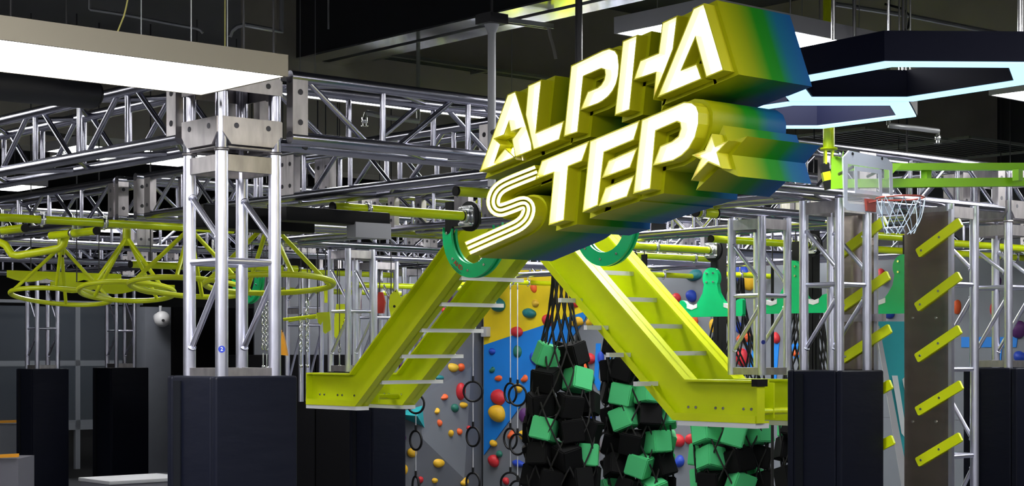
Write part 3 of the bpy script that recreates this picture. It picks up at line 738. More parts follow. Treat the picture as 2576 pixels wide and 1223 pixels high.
tag(box('black_cabinet', (k.x-.25, k.y-.1, k.z-.02), (k.x+.45, k.y+.1, k.z+.1), 'black', None, .01), 'black box hanging in the truss behind the front column', 'box')

# ---------------------------------------------------------------- hanging wheels
def wheel(label, x, y, rot=0, zh=.735, zr=.375, Rw=.335):
    t = thing('hanging_spinner', label, 'spinner', V(x, y, zr))
    tube('hub', V(x, y, zh-.07), V(x, y, zh+.055), .026, 'lime', t, 20); tube('hub_cap', V(x, y, zh+.055), V(x, y, zh+.063), .029, 'lime', t, 20)
    tube('bearing_stub', V(x, y, zh-.085), V(x, y, zh-.07), .018, 'black', t, 12)
    tube('hanger_bolt', V(x, y, zh+.063), V(x, y, ZL-.02), .012, 'dark_metal', t, 8)
    pts = []
    n = 60
    for i in range(n):
        a = 2*math.pi*i/n+rot; rr = Rw*(1+.12*math.cos(2*(a-rot)))
        pts.append(V(x+rr*math.cos(a), y+rr*math.sin(a), zr-.13*(rr*math.cos(a)*st+rr*math.sin(a)*ct)))
    path('rim', pts, .0165, 'lime', t, 10, True)
    for k_ in range(2):
        for s in (-.62, .62):
            a = rot+math.pi*k_+s; tube('spoke', V(x+.02*math.cos(a), y+.02*math.sin(a), zh-.03), V(x+Rw*1.03*math.cos(a), y+Rw*1.03*math.sin(a), zr-.13*Rw*(math.cos(a)*st+math.sin(a)*ct)), .0125, 'lime', t, 10)
wheel('farthest left lime wheel hanging under the bent bar', 5.30, 10.80, .4)
wheel('lime wheel hanging in the clear left of the front column', 5.16, 9.60, 1.1)
wheel('lime wheel half hidden behind the left side of the front column', 5.10, 8.72, .2)
wheel('nearest lime wheel hanging behind the right side of the front column', 5.17, 7.97, 2.0)
bt = [W(-30, 606, 10.4), W(0, 610, 10.4), W(14, 616, 10.4), W(22, 628, 10.4), W(30, 640, 10.4), W(45, 643, 10.4), W(100, 634, 10.35), W(150, 625, 10.3), W(160, 616, 10.3), W(163, 602, 10.3), W(170, 588, 10.3), W(185, 583, 10.3)]
tag(path('bent_handle_bar', [Vector(p_) for p_ in bt], .024, 'lime', None, 14), 'bent lime handlebar at the left edge above the wheels', 'bar')
for i, (px, py, L_, lb) in enumerate(((20, 680, .9, 'scalloped lime board low at the left edge'), (130, 708, 1.0, 'scalloped lime board behind the left wheel'))):
    k = W(px, py, 12.0); t = thing('scalloped_board', lb, 'board', k)
    pl = [Vector((k.x, k.y, k.z)), Vector((k.x+L_, k.y, k.z))]+[Vector((k.x+L_*(1-f), k.y, k.z-.05-.03*abs(math.sin(f*math.pi*3)))) for f in [j/18 for j in range(19)]]
    prism('board', pl, (0, .02, 0), 'lime', t)
    for f in (.2, .8): tube('hanger', Vector((k.x+L_*f, k.y+.01, k.z-.02)), Vector((k.x+L_*f, k.y+.01, EZ+CZ)), .005, 'dark_metal', t, 8)

# ================================================================ RIGHT SIDE: STEEL PANELS WITH SLATS
def slat_panel(label, x, pr, pl, ytop, slats, ov):
    a, b = onx(pr, ytop, x), onx(pl, ytop, x); t = thing('slat_panel', label, 'climbing panel', Vector((x, (a.y+b.y)/2, .3)))
    box('steel_sheet', (x, a.y, .3), (x+.004, b.y, a.z), 'steel', t)
    box('edge_profile', (x-.004, a.y-.022, .3), (x+.008, a.y-.001, a.z+.01), 'alu_column', t)
    for (x0, y0, x1, y1) in slats:
        p, q = onx(x0, y0, x-.016), onx(x1, y1, x-.016); d = (q-p).normalized(); n = Vector((0, -d.z, d.y)); h = .027; c = .006
        pts = [p+d*c-n*h, q-d*c-n*h, q-n*(h-c), q+n*(h-c), q-d*c+n*h, p+d*c+n*h, p+n*(h-c), p-n*(h-c)]
        s = prism('slat', pts, (.016, 0, 0), 'lime', t)
        for f in (.1, .52): disc('slat_bolt', p.lerp(q, f), (-1, 0, 0), .007, .004, 'zinc', s, 8)
    for yy in (800, 1061):
        for px in (pl+22, pl+80):
            disc('sheet_bolt', onx(px, yy, x), (-1, 0, 0), .007, .006, 'zinc', t, 8)
    return t
slat_panel('brushed steel panel with five lime slats at right', 7.885, 2386, 2275, 531, [(2307, 638, 2415, 558), (2304, 774, 2413, 693), (2304, 902, 2413, 828), (2305, 1036, 2417, 968), (2306, 1164, 2415, 1099)], 0)
slat_panel('brushed steel panel with lime slats behind the padded column', 7.53, 2199, 2088, 520, [(2110, 640, 2226, 553), (2112, 776, 2233, 692), (2115, 905, 2237, 826), (2118, 1036, 2240, 966), (2120, 1170, 2245, 1106)], 0)
k = onx(2160, 800, 7.46)
tag(box('alu_crossbar', (7.452, k.y-.16, k.z-.02), (7.49, k.y+.12, k.z+.02), 'alu_plate'), 'aluminium crossbar between the column tubes at the steel sheet', 'bar')

# ---------------------------------------------------------------- swing boom, hoop
bm_t = thing('swing_boom', 'green double-rail boom on a lime pole at upper right', 'boom', W(2085, 400, 8.5))
PZ = 8.5; pt = W(2085, 40, PZ); pt.z = EZ+1.95; pb = W(2085, 372, PZ)
tube('pole', pb, pt, .0295, 'lime_gloss', bm_t, 24)
tube('ceiling_flange', pt-Vector((0, 0, .0)), pt+Vector((0, 0, .012)), .09, 'lime_gloss', bm_t, 24)
tube('ceiling_stem', pt+Vector((0, 0, .012)), Vector((pt.x, pt.y, EZ+CZ)), .05, 'dark_metal', bm_t, 12)
for i in range(6):
    a = i*math.pi/3; tube('anchor_bolt', pt+Vector((.07*math.cos(a), .07*math.sin(a), -.05)), pt+Vector((.07*math.cos(a), .07*math.sin(a), .0)), .008, 'dark_metal', bm_t, 6)
tube('swivel_flange', pb-Vector((0, 0, .012)), pb, .044, 'lime_gloss', bm_t, 24)
right = Vector((ct, -st, 0)); back = Vector((st, ct, 0))
for s in (-1, 1): bar('fork_plate', pb+right*.018*s-Vector((0, 0, .012)), pb+right*.018*s-Vector((0, 0, .085)), .01, .05, 'lime_gloss', bm_t, up=back)
f0, f1 = W(2072, 412, PZ), W(2086, 476, PZ)
for i, m_ in enumerate(('black', 'lime_gloss', 'black')):
    bar('striped_tip', f0.lerp(f1, i/3), f0.lerp(f1, (i+1)/3), .04, .05, m_, bm_t, up=back)
gs = [W(2092, 398, PZ-.03), W(2122, 380, PZ-.03), W(2122, 474, PZ-.03), W(2090, 476, PZ-.03)]
prism('gusset', gs, back*.012, 'green_arm', bm_t)
gs2 = [W(2225, 409, PZ-.02), W(2268, 413, PZ-.02), W(2232, 452, PZ-.02), W(2225, 452, PZ-.02)]
prism('gusset', gs2, back*.012, 'green_arm', bm_t)
bar('top_rail', W(2120, 421, PZ), W(2700, 419, PZ+.25), .05, .036, 'green_arm', bm_t)
bar('bottom_rail', W(2088, 463, PZ), W(2700, 457, PZ+.25), .05, .044, 'green_arm', bm_t)
for px in (2330, 2560): bar('upright', W(px, 427, PZ+.1), W(px, 455, PZ+.1), .036, .04, 'green_arm', bm_t)
tube('pivot_bolt', W(2098, 388, PZ-.05), W(2116, 391, PZ-.06), .012, 'zinc', bm_t, 8)
tube('pivot_nut', W(2110, 388, PZ-.07), W(2118, 390, PZ-.075), .018, 'zinc', bm_t, 6)
HZ = 8.1
hy = W(2180, 460, HZ).y
hoop = thing('basketball_hoop', 'small basketball hoop with clear backboard hung on the green boom', 'basketball hoop', ony(2185, 540, hy))
H_ = lambda x, y, dy=0: ony(x, y, hy+dy)
board_o = [(2136, 379), (2232, 398), (2245, 411), (2248, 533), (2241, 541), (2131, 529), (2124, 520), (2121, 396)]
prism('backboard', [H_(*p_) for p_ in board_o], (0, .008, 0), 'acrylic_clear', hoop)
inn_ = [(2133, 412), (2237, 428), (2239, 500), (2236, 519), (2136, 512), (2132, 505)]
prism('border', [H_(x, y, -.002) for x, y in board_o], (0, .0015, 0), 'acrylic_white', hoop, [[H_(x, y, -.002) for x, y in inn_]])
prism('target_frame', [H_(x, y, -.002) for x, y in ((2150, 418), (2218, 427), (2220, 492), (2151, 486))], (0, .0015, 0), 'acrylic_white', hoop, [[H_(x, y, -.002) for x, y in ((2157, 430), (2210, 437), (2212, 483), (2158, 477))]])
for x, y in ((2145, 420), (2219, 426)): tube('mount_arm', H_(x, y, .008), H_(x, y, .008)+back*.33, .008, 'dark_metal', hoop, 8)
for x, y in ((2145, 387), (2219, 399)): disc('board_hole', H_(x, y, -.0035), (0, -1, 0), .008, .001, 'black', hoop, 8)
pts = [(2174, 500), (2199, 503), (2199, 534), (2177, 531)]
prism('rim_bracket', [H_(x, y, -.004) for x, y in pts], (0, -.012, 0), 'rim_red', hoop)
rc = H_(2197, 512, -.03)
Rr = .112
cen = rc+Vector((.02, -Rr-.03, .018))
ring('rim', cen, Rr, .0045, 'rim_red', hoop, (0.06, .02, 1), 32, 8)
bar('rim_arm', H_(2186, 510, -.012), cen+Vector((0, Rr, 0)), .03, .008, 'rim_red', hoop)
bm = bmesh.new()
N_ = 8
for i in range(N_):
    for s in (-1, 1):
        pl = []
        for j in range(9):
            f = j/8; a = 2*math.pi*(i+s*f*1.2)/N_; rr = Rr*(1-.42*f+.06*math.sin(i*2.1)); pl.append(Vector((rr*math.cos(a), rr*math.sin(a), -.17*f-.025*math.sin(f*3.14)*(1+.4*math.sin(i*3)))))
        path_bm(bm, pl, .0022, 5)
from_bm('net', bm, 'net_cord', hoop, cen, True)

# ---------------------------------------------------------------- green hanging boards
def green_board(label, px, py, Z, s=1.0):
    """px,py: centre of the round head"""
    c = W(px, py, Z); t = thing('hanging_board', label, 'hanging board', c-Vector((0, 0, .3)))
    prof = [(0, -.262), (.235, -.262), (.243, -.25), (.243, -.155), (.232, -.145), (.205, -.150), (.180, -.175), (.145, -.186), (.112, -.176), (.088, -.145), (.072, -.10), (.062, -.055)]
    arc = [(.072*math.cos(math.radians(a)), .072*math.sin(math.radians(a))) for a in range(-35, 91, 12)]
    half = [(a*1.18, b) for a, b in prof[:10]]+prof[10:]+arc; poly = half+[(-a, b) for a, b in half[::-1] if abs(a) > 1e-6]
    prism('board', [c+Vector((0, -a*s, b*s)) for a, b in poly], (.036, 0, 0), 'green', t)
    for a in (-1, 1):
        for b in (-1, 1): tube('bolt', c+Vector((-.012, a*.03*s, b*.03*s+.004)), c+Vector((0, a*.03*s, b*.03*s+.004)), .008, 'zinc', t, 8)
        cup = [(a*.12, -.170), (a*.17, -.186), (a*.215, -.172), (a*.215, -.200), (a*.17, -.212), (a*.12, -.198)]
        prism('grip_pad', [c+Vector((-.004, -u*s, v*s)) for u, v in cup], (.044, 0, 0), 'white', t)
    box('hanger_plate', c+Vector((.036, -.03, -.06)), c+Vector((.046, .03, .22)), 'black', t); tube('hanger_rod', c+Vector((.041, 0, .2)), Vector((c.x+.041, c.y, EZ+CZ)), .005, 'dark_metal', t, 6)
    return t
green_board('green hanging board half hidden by the ladder rail', 1612, 708, 13.5, 1.18)
green_board('green hanging board left of the right hanging column', 1787, 700, 13.05, 1.15)
green_board('green hanging board behind the right hanging column', 1992, 684, 12.0, 1.14)
green_board('green hanging board cut by the steel panel at right', 2272, 672, 11.3, 1.2)

# ================================================================ CLIMBING WALL
XW, YW = 12.95, 15.35
HIT = []                                            # triangles for placing the holds
def wall_poly(name, P, th, m, parent, off=None):
    o = prism(name, P, th, m, parent, (), False)
    for tri in tessellate_polygon([P]): HIT.append([P[i] for i in tri])
    return o
cw = thing('climbing_wall', 'grey climbing wall with yellow and blue painted panels', 'climbing wall', (XW+.1, 11, 0))
xw = lambda px, py, d=0: onx(px, py, XW-d)
ycorner = onx(1215, 882, XW).y
zt_w = EZ+.98
edges_y = [ycorner+.02]
# plain grey panels, one beside the other
y = ycorner; i = 0
while y > 6.6:
    w_ = 1.22; y2 = max(6.5, y-w_)
    for z0, z1 in ((0.0, 1.22), (1.22, zt_w)):
        P = [Vector((XW, y, z0+.003)), Vector((XW, y2+.006, z0+.003)), Vector((XW, y2+.006, z1)), Vector((XW, y, z1))]
        wall_poly('panel', P, (.018, 0, 0), 'wall_grey', cw)
    y = y2; i += 1
Py = [(1217, 600), (1560, 600), (1560, 742), (1480, 781), (1217, 868)]
Pbl = [(1217, 868), (1480, 781), (1470, 806), (1217, 1145)]
prism('painted_panel', [xw(x_, max(y_, 680), .012) for x_, y_ in Py], (.011, 0, 0), 'wall_yellow', cw, (), False)
prism('painted_panel', [xw(x_, y_, .012) for x_, y_ in Pbl], (.011, 0, 0), 'wall_blue', cw, (), False)
dl = thing('faceted_wall', 'dark grey faceted climbing wall left of the painted panels', 'climbing wall', (10.5, YW+.1, 0))
def yw(px, py, d=0): return ony(px, py, YW-d)
PT = dict(TL=(640, 690, 0), TM=(1000, 690, .0), TR=(1213, 690, 0), M1=(1186, 922, .06), M2=(1061, 995, .22), L=(1000, 1040, .05), M3=(1061, 1102, .22), M4=(1168, 1205, .14), BR=(1213, 1330, 0), BL=(1000, 1330, .02), R=(1213, 1100, 0), BLL=(640, 1330, 0))
FAC = [('TL', 'TM', 'L', 'BL', 'BLL'), ('TM', 'TR', 'M1', 'M2', 'L'), ('TR', 'R', 'M4', 'M1'), ('M1', 'M2', 'M3', 'M4'), ('L', 'M2', 'M3', 'BL'), ('M3', 'M4', 'R', 'BR', 'BL')]
for f in FAC:
    P = [yw(*PT[k_]) for k_ in f]
    wall_poly('facet', P, (0, .02, 0), 'wall_dark' if f[0] != 'M1' else 'wall_grey', dl)
# side of the corner and letters
for pl in ([(1499, 864), (1511, 864), (1505, 950), (1511, 966), (1521, 966), (1519, 983), (1504, 982), (1494, 962)], [(1530, 864), (1541, 864), (1531, 968), (1524, 983), (1517, 966), (1522, 950)],
           [(1548, 864), (1560, 864), (1550, 982), (1538, 982)], [(1562, 864), (1582, 864), (1586, 905), (1572, 930), (1557, 932), (1558, 915), (1567, 910), (1566, 880), (1561, 880)],
           [(1662, 864), (1672, 864), (1664, 905), (1655, 905)], [(1688, 880), (1700, 880), (1742, 936), (1728, 938)], [(1878, 862), (1892, 862), (1876, 925), (1862, 925)], [(1896, 870), (1908, 866), (1892, 925), (1880, 925)],
           [(1948, 862), (1960, 862), (1952, 960), (1940, 960)], [(1990, 866), (2012, 862), (2010, 900), (1996, 902)], [(2418, 848), (2560, 848), (2556, 874), (2418, 874)], [(2508, 874), (2520, 874), (2516, 930), (2504, 930)]):
    prism('painted_letter', [xw(a, b, .008) for a, b in pl], (.007, 0, 0), 'wall_blue', cw, (), False)
tri = [yw(1007, 1043, .14), yw(1067, 1010, .14), yw(1074, 1087, .14)]
vol = [tri[0], tri[1], tri[2], yw(1050, 1047, .42)]
bm = bmesh.new(); o_ = vol[0]; vv = [bm.verts.new(p_-o_) for p_ in vol]
vb = [bm.verts.new(p_-o_+Vector((0, .2, 0))) for p_ in vol[:3]]
for q in ((0, 1, 3), (1, 2, 3), (2, 0, 3)): bm.faces.new([vv[j] for j in q])
for j in range(3): bm.faces.new((vv[j], vv[(j+1) % 3], vb[(j+1) % 3], vb[j]))
bm.faces.new(vb)
tag(from_bm('wall_volume', bm, 'teal', None, o_), 'turquoise triangular volume on the dark faceted wall', 'climbing volume')
k = xw(1224, 835, .03)
tag(box('hinge_bracket', k+Vector((-.05, -.05, -.06)), k+Vector((.03, .05, .06)), 'grey_paint', None, .01), 'grey bracket at the corner of the yellow panel', 'bracket')

# ---------------------------------------------------------------- holds
def blob(seed):
    rnd = random.Random(seed); bm = bmesh.new(); bmesh.ops.create_icosphere(bm, subdivisions=3, radius=1)
    dirs = [(Vector((rnd.uniform(-1, 1), rnd.uniform(-1, 1), rnd.uniform(-1, 1))).normalized(), rnd.uniform(-.35, .3)) for _ in range(6)]
    for v in bm.verts:
        n = v.co.normalized(); f = 1+sum(a*max(0, n.dot(d))**2 for d, a in dirs)
        v.co = n*f
        if v.co.x > .1: v.co.x = .1
    return bm
HM = {}
def hold_mesh(col, s):
    if (col, s) not in HM:
        bm = blob(s); me = bpy.data.meshes.new('hold'); bm.to_mesh(me); bm.free(); me.materials.append(MATS['hold_'+col])
        for p_ in me.polygons: p_.use_smooth = True
        HM[(col, s)] = me
    return HM[(col, s)]
from mathutils.geometry import intersect_ray_tri
def hit(px, py):
    o = Vector((0, 0, EZ)); d = ray(px, py); best = None
    for t in HIT:
        r = intersect_ray_tri(t[0], t[1], t[2], d, o, True)
        if r is not None and (best is None or (r-o).length < (best-o).length): best = r
    return best
HOLDS = [(1123,753,20,22,'purple'),(1117,781,10,12,'red'),(1090,840,8,8,'red'),(1055,867,30,20,'purple'),(1012,918,18,18,'purple'),(1139,925,22,18,'ochre'),(1158,925,14,14,'orange'),(1104,950,18,10,'teal'),(1157,986,18,30,'red'),(1116,999,16,12,'orange'),(1143,1026,14,16,'green'),(1165,1019,17,12,'yellow'),(1038,1029,8,10,'red'),(1053,1047,12,12,'yellow'),(1098,1034,11,12,'yellow'),(1105,1064,10,14,'orange'),(1155,1086,11,14,'orange'),(1133,1091,10,12,'yellow'),(1177,1077,8,8,'red'),(1009,1100,14,16,'purple'),(1036,1138,16,18,'yellow'),(1103,1165,22,18,'yellow'),(1012,1183,18,20,'yellow'),(1056,1208,11,12,'red'),(1093,1209,11,11,'yellow'),(1167,1212,16,16,'yellow'),
 (1256,766,28,28,'teal'),(1346,726,12,16,'orange'),(1349,763,15,17,'ochre'),(1334,788,27,19,'teal'),(1302,834,23,20,'red'),(1381,808,19,22,'red'),(1304,884,18,26,'green'),(1240,884,14,14,'blue'),(1350,903,19,24,'blue'),(1239,930,13,13,'green'),(1256,953,16,11,'orange'),(1320,952,16,16,'orange'),(1256,998,26,30,'red'),(1256,1042,31,30,'yellow'),(1306,976,18,20,'yellow'),(1318,1047,16,26,'purple'),(1320,1096,16,18,'yellow'),(1285,1094,14,18,'orange'),(1243,1115,13,13,'yellow'),(1257,1142,12,14,'green'),(1245,1161,19,22,'red'),(1306,1166,24,14,'blue'),(1275,1211,11,13,'red'),
 (1450,809,29,20,'yellow'),(1483,807,14,22,'yellow'),(1447,766,26,12,'red'),(1486,902,20,22,'red'),(1472,926,14,20,'orange'),(1486,952,20,22,'green'),(1484,1001,20,20,'red'),(1490,1048,14,18,'blue'),(1502,1127,15,24,'orange'),(1493,1100,10,18,'yellow'),(1514,904,11,26,'blue'),(1521,952,14,11,'orange'),(1382,905,16,20,'yellow'),(1707,1107,23,24,'red'),(1707,1160,22,24,'blue'),
 (1744,692,34,22,'teal'),(1702,749,16,19,'red'),(1742,746,19,21,'blue'),(1743,804,22,26,'orange'),(1867,688,24,36,'blue'),(1885,711,24,34,'yellow'),(1796,821,13,24,'yellow'),(1869,847,30,24,'orange'),(1870,901,25,32,'red'),(1859,823,12,22,'blue'),(1954,850,14,22,'red'),(1736,1107,16,20,'red'),(1975,1151,16,22,'blue'),(2003,888,14,16,'orange'),(1750,945,20,14,'orange'),(1705,915,30,18,'blue'),
 (2507,705,18,22,'purple'),(2503,778,16,30,'red'),(2408,775,16,26,'orange'),(2562,832,30,32,'purple'),(2566,897,26,22,'blue'),(2220,695,20,30,'red'),(2238,788,24,20,'blue')]
def zone(px, py):
    if px < 1215: return 'the dark faceted wall'
    if 1217 <= px <= 1480:
        yy = 868+(px-1217)*(781-868)/(1480-1217)
        if py < yy: return 'the yellow painted panel'
        if py < 1145+(px-1217)*(806-1145)/(1470-1217): return 'the blue painted panel'
    if px < 1600: return 'the grey wall below the blue panel' if px < 1400 else 'the grey wall around the large letter U'
    if px < 2040: return 'the grey wall behind the right hanging column'
    return 'the grey wall at the far right'
grp = {}
for h in HOLDS: grp.setdefault((h[4], zone(h[0], h[1])), []).append(h)
for (col, zn), hs in grp.items():
    hs.sort(key=lambda h: h[1])
    for i, (px, py, rx, ry, c_) in enumerate(hs):
        p_ = hit(px, py)
        if p_ is None: continue
        left = px < 1215
        Zd = st*p_.x+ct*p_.y; s_ = Zd/FPX
        u = (px-CX)/FPX
        fx = (ct-u*st) if left else (st+u*ct)
        M = Matrix.Translation(p_) @ (Matrix.Rotation(math.radians(90), 4, 'Z') if left else Matrix.Identity(4)) @ Matrix.Diagonal((min(rx, ry)*s_*.62+.012, rx*s_/fx*.62, ry*s_*.66, 1))
        o = link('climbing_hold', hold_mesh(c_, random.randrange(6)), M)
        n = len(hs)
        q = 'only ' if n == 1 else (ORD[i]+'highest ' if i < n-1 else 'lowest ')
        tag(o, '%s%s climbing hold on %s' % (q, c_, zn), 'climbing hold', 'bolted-on climbing holds')

# ---------------------------------------------------------------- rings on straps
def ring_string(label, px, Z, ytop, rings_, r=.088):
    a = W(px, ytop, Z); t = thing('ring_string', label, 'hanging rings', a); prev = a; i = 0
    tube('carabiner', a-Vector((0, 0, .07)), a, .009, 'zinc', t, 6)
    for (py, asp, rr) in rings_:
        c = W(px, py, Z); Rv = rr/FPX*Z
        ang = math.acos(max(-1, min(1, asp))); ax = Vector((st, ct, 0)); s_ = Vector((ct, -st, 0))
        axis = ax*math.cos(ang)+s_*math.sin(ang)
        top = c+Vector((0, 0, Rv)); tube('strap', top+Vector((0, 0, .05)), prev, .006, 'grey_paint', t, 6); tube('strap_wrap', top-Vector((0, 0, .012)), top+Vector((0, 0, .06)), .013, 'black', t, 8)
        ring('ring', c, Rv, .0125, 'black', t, axis, 26, 8)
        prev = c-Vector((0, 0, Rv))
    return t
ring_string('string of black rings left of the blue panel', 1190, 18.0, 715, [(985, .95, 25), (1099, .7, 24), (1214, .72, 24)])
ring_string('string of black rings hanging near the turquoise volume', 1046, 17.8, 735, [(1016, .9, 24), (1108, .65, 24), (1223, .4, 24)])
ring_string('left string of the close pair of black rings', 1284, 18.3, 712, [(989, .6, 25), (1104, .62, 26), (1216, .9, 27)])
ring_string('right string of the close pair of black rings', 1302, 17.9, 712, [(995, .85, 26), (1118, .75, 26), (1236, .8, 26)])
ring_string('string of black rings right of the left cargo net', 1523, 16.6, 698, [(988, .3, 32), (1115, .6, 27), (1240, .6, 27)])

# ---------------------------------------------------------------- cargo nets with foam cubes
def cargo_net(label, px, Z, ytop, ybot, wtop, wbot, yfull, nid, ncube, ycube=None, nst=12):
    s_ = Z/FPX; c0 = W(px, ytop, Z); c1 = W(px, ybot, Z); cf = W(px, yfull, Z).z
    t = thing('cargo_net', label, 'cargo net', c1)
    def rad(z):
        f = max(0, min(1, (c0.z-z)/(c0.z-cf))); f = f*f*(3-2*f); return (wtop+(wbot-wtop)*f)/2*s_
    bm = bmesh.new(); H0 = c0.z-c1.z; n = 26
    for i in range(nst):
        for sg in (-1, 1):
            pl = []
            for j in range(n+1):
                z = c0.z-H0*j/n; a = 2*math.pi*i/nst+sg*(j/n)*H0*1.7; r_ = rad(z)*(1+.05*math.sin(5*a+z*7)); pl.append(Vector((r_*math.cos(a), r_*math.sin(a), z-c1.z)))
            path_bm(bm, pl, .0075, 5)
    from_bm('rope_mesh', bm, 'black_rope', t, c1, True)
    tube('suspension_strap', c0-Vector((0, 0, .02)), Vector((c0.x, c0.y, EZ+ZL)), .012, 'black_rope', t, 8)
    rnd = random.Random(nid*11+3); out = []
    size = .18; zz = W(px, ycube, Z).z if ycube else cf+.10; lst = []
    while zz > c1.z-.1:
        rr = max(0, rad(zz)-size*.34); m_ = 1 if rr < .09 else max(2, int(2*math.pi*rr/(size*1.2)))
        a0 = rnd.uniform(0, 6.28)
        for q in range(m_):
            a = a0+2*math.pi*q/m_; lst.append((Vector((c0.x+rr*math.cos(a), c0.y+rr*math.sin(a), zz+rnd.uniform(-.012, .012)))))
        zz -= size*1.1
    vis = []
    for p_ in lst:
        green = rnd.random() < ncube
        vis.append((p_, 'green' if green else 'black'))
    for col in ('green', 'black'):
        g_ = sorted([v for v in vis if v[1] == col], key=lambda v: -v[0].z)
        for i, (p_, _) in enumerate(g_):
            M = Matrix.Translation(p_) @ Matrix.Rotation(math.atan2(p_.y-c0.y, p_.x-c0.x)+rnd.uniform(-.45, .45), 4, 'Z') @ Matrix.Rotation(rnd.uniform(-.4, .4), 4, 'X') @ Matrix.Rotation(rnd.uniform(-.35, .35), 4, 'Y')
            o = link('foam_cube', cube_mesh(col), M @ Matrix.Diagonal((size, size, size, 1)))
            nm = ORD[i].strip() if i < len(ORD) else str(i+1)+'th'
            tag(o, ('%s foam cube in %s, %s' % (col, nid_name[nid], 'topmost' if i == 0 else nm+' from top')), 'foam cube', 'foam cubes in '+nid_name[nid])
nid_name = {1: 'the left cargo net', 2: 'the middle cargo net', 3: 'the net below the ladder foot', 4: 'the rightmost net'}
def cube_mesh(col):
    k_ = ('cube', col)
    if k_ not in CACHE:
        bm = bmesh.new(); bmesh.ops.create_cube(bm, size=1); bmesh.ops.bevel(bm, geom=bm.edges[:], offset=.05, segments=2, affect='EDGES')
        me = bpy.data.meshes.new('foam'); bm.to_mesh(me); bm.free(); me.materials.append(MATS[col+'_foam']); CACHE[k_] = me
    return CACHE[k_]
cargo_net('black cargo net full of foam cubes, leftmost of the nets', 1412, 13.5, 690, 1330, 46, 175, 1080, 1, .10, 895)
cargo_net('black cargo net with many green foam cubes, middle of the nets', 1607, 13.9, 690, 1330, 60, 165, 900, 2, .42)
cargo_net('black cargo net below the right foot of the lime ladder', 1840, 13.7, 700, 1330, 60, 185, 1060, 3, .40)
cargo_net('black cargo net mostly hidden behind the right padded column', 2030, 13.0, 720, 1330, 70, 130, 1040, 4, .3)
def strap(label, px, Z, y0, y1, wpx):
    a, b = W(px, y0, Z), W(px, y1, Z); s_ = wpx*Z/FPX
    t = thing('webbing_strap', label, 'strap', b)
    tube('strap_rod', a-Vector((0, 0, .03)), Vector((a.x, a.y, EZ+CZ)), .005, 'dark_metal', t, 6)
    for q in (-.3, 0, .3): bar('webbing', a+right*s_*q, b+right*s_*q*.9, s_*.34, .012, 'black_rope', t, up=back)
strap('broad black webbing strap left of the right hanging column', 1811, 13.4, 560, 1000, 36)
strap('broad black webbing strap inside the padded column tubes', 2048, 12.6, 580, 960, 30)
strap('thin black strap hanging inside the right hanging column', 1943, 12.2, 660, 1230, 8)
strap('black hanger strap below the right half ring', 1598, 14.0, 640, 760, 30)

# ---------------------------------------------------------------- banner
tb = thing('teal_banner', 'teal banner with white letters leaning behind the steel panel', 'banner', W(2260, 1230, 10.9))
bn = [(2203, 809), (2330, 809), (2330, 1230), (2290, 1230), (2268, 1140), (2232, 960)]
bp = [W(x, y, 10.9) for x, y in bn]
prism('cloth', bp, back*.008, 'teal', tb)
prism('grey_edge', [W(x, y, 10.85) for x, y in ((2203, 820), (2212, 820), (2290, 1230), (2270, 1230))], back*.02, 'grey_paint', tb)
for pl in ([(2244, 945), (2258, 945), (2276, 1060), (2276, 1100), (2268, 1090)], [(2270, 955), (2280, 945), (2290, 1000), (2284, 1020)]):
    prism('white_letter', [W(x, y, 10.88) for x, y in pl], back*.006, 'banner_print', tb)

# ================================================================ LEFT BACKGROUND
YG = 22.0
gl = lambda px, py: ony(px, py, YG)
wn = struct(link('window_1', None, Matrix.Translation(gl(170, 930))))
def gbar(name, x0, y0, x1, y1, m='grey_paint', d=.06):
    a, b = gl(x0, y0), gl(x1, y1); return box(name, (min(a.x, b.x), YG, min(a.z, b.z)), (max(a.x, b.x), YG+d, max(a.z, b.z)), m, wn)
for (x0, y0, x1, y1) in ((-40, 752, 360, 768), (-40, 908, 360, 920), (-40, 1064, 300, 1078)): gbar('rail', x0, y0, x1, y1, 'wall_grey')
for px in (-30, 190, 340): gbar('mullion', px, 768, px+12, 1180, 'wall_grey')
for (x0, y0, x1, y1) in ((-30, 768, 190, 908), (202, 768, 340, 908), (-30, 920, 190, 1064), (202, 920, 340, 1064)): gbar('pane', x0, y0, x1, y1, 'glass', .01)
struct(box('wall_partition', (gl(-60, 800).x, YG+.4, 0), (gl(360, 800).x, YG+.5, EZ+.62), 'dark_wall'))
a, b = ony(365, 760, 21.2), ony(433, 760, 21.2)
pc = thing('pale_pillar', 'pale grey pillar carrying a white dome at left', 'pillar', ((a.x+b.x)/2, 21.35, 0))
box('shaft', (a.x, 21.2, 0), (b.x, 21.5, EZ+.62), 'wall_dark', pc, .01)
box('base_plinth', (a.x-.01, 21.18, 0), (b.x+.01, 21.2, .1), 'grey_paint', pc)
a, b = ony(343, 760, 21.6), ony(366, 760, 21.6)
struct(box('trim_5', (a.x, 21.6, 0), (b.x, 21.9, EZ+.62), 'dark_wall'))
dm = thing('white_dome', 'white round dome on the pale pillar', 'dome', ony(408, 805, 21.1))
k = ony(408, 803, 21.05)
bm = bmesh.new(); bmesh.ops.create_uvsphere(bm, u_segments=24, v_segments=16, radius=.115); from_bm('shell', bm, 'sphere_white', dm, k, True)
tube('lens', k+Vector((-.045, -.10, -.02)), k+Vector((-.05, -.122, -.022)), .02, 'dark_metal', dm, 12); tube('mount', k, k+Vector((0, .18, .03)), .06, 'grey_paint', dm, 16)
tube('neck', k+Vector((0, .05, .1)), k+Vector((0, .05, .19)), .02, 'grey_paint', dm, 10)
a, b = ony(436, 772, 16.2), ony(712, 772, 16.2)
tag(box('black_curtain', (a.x, 16.2, 0), (b.x, 16.26, a.z), 'curtain', None, .01), 'black curtain wall behind the front column', 'curtain')
a, b = ony(560, 893, 15.0), ony(1004, 893, 15.0)
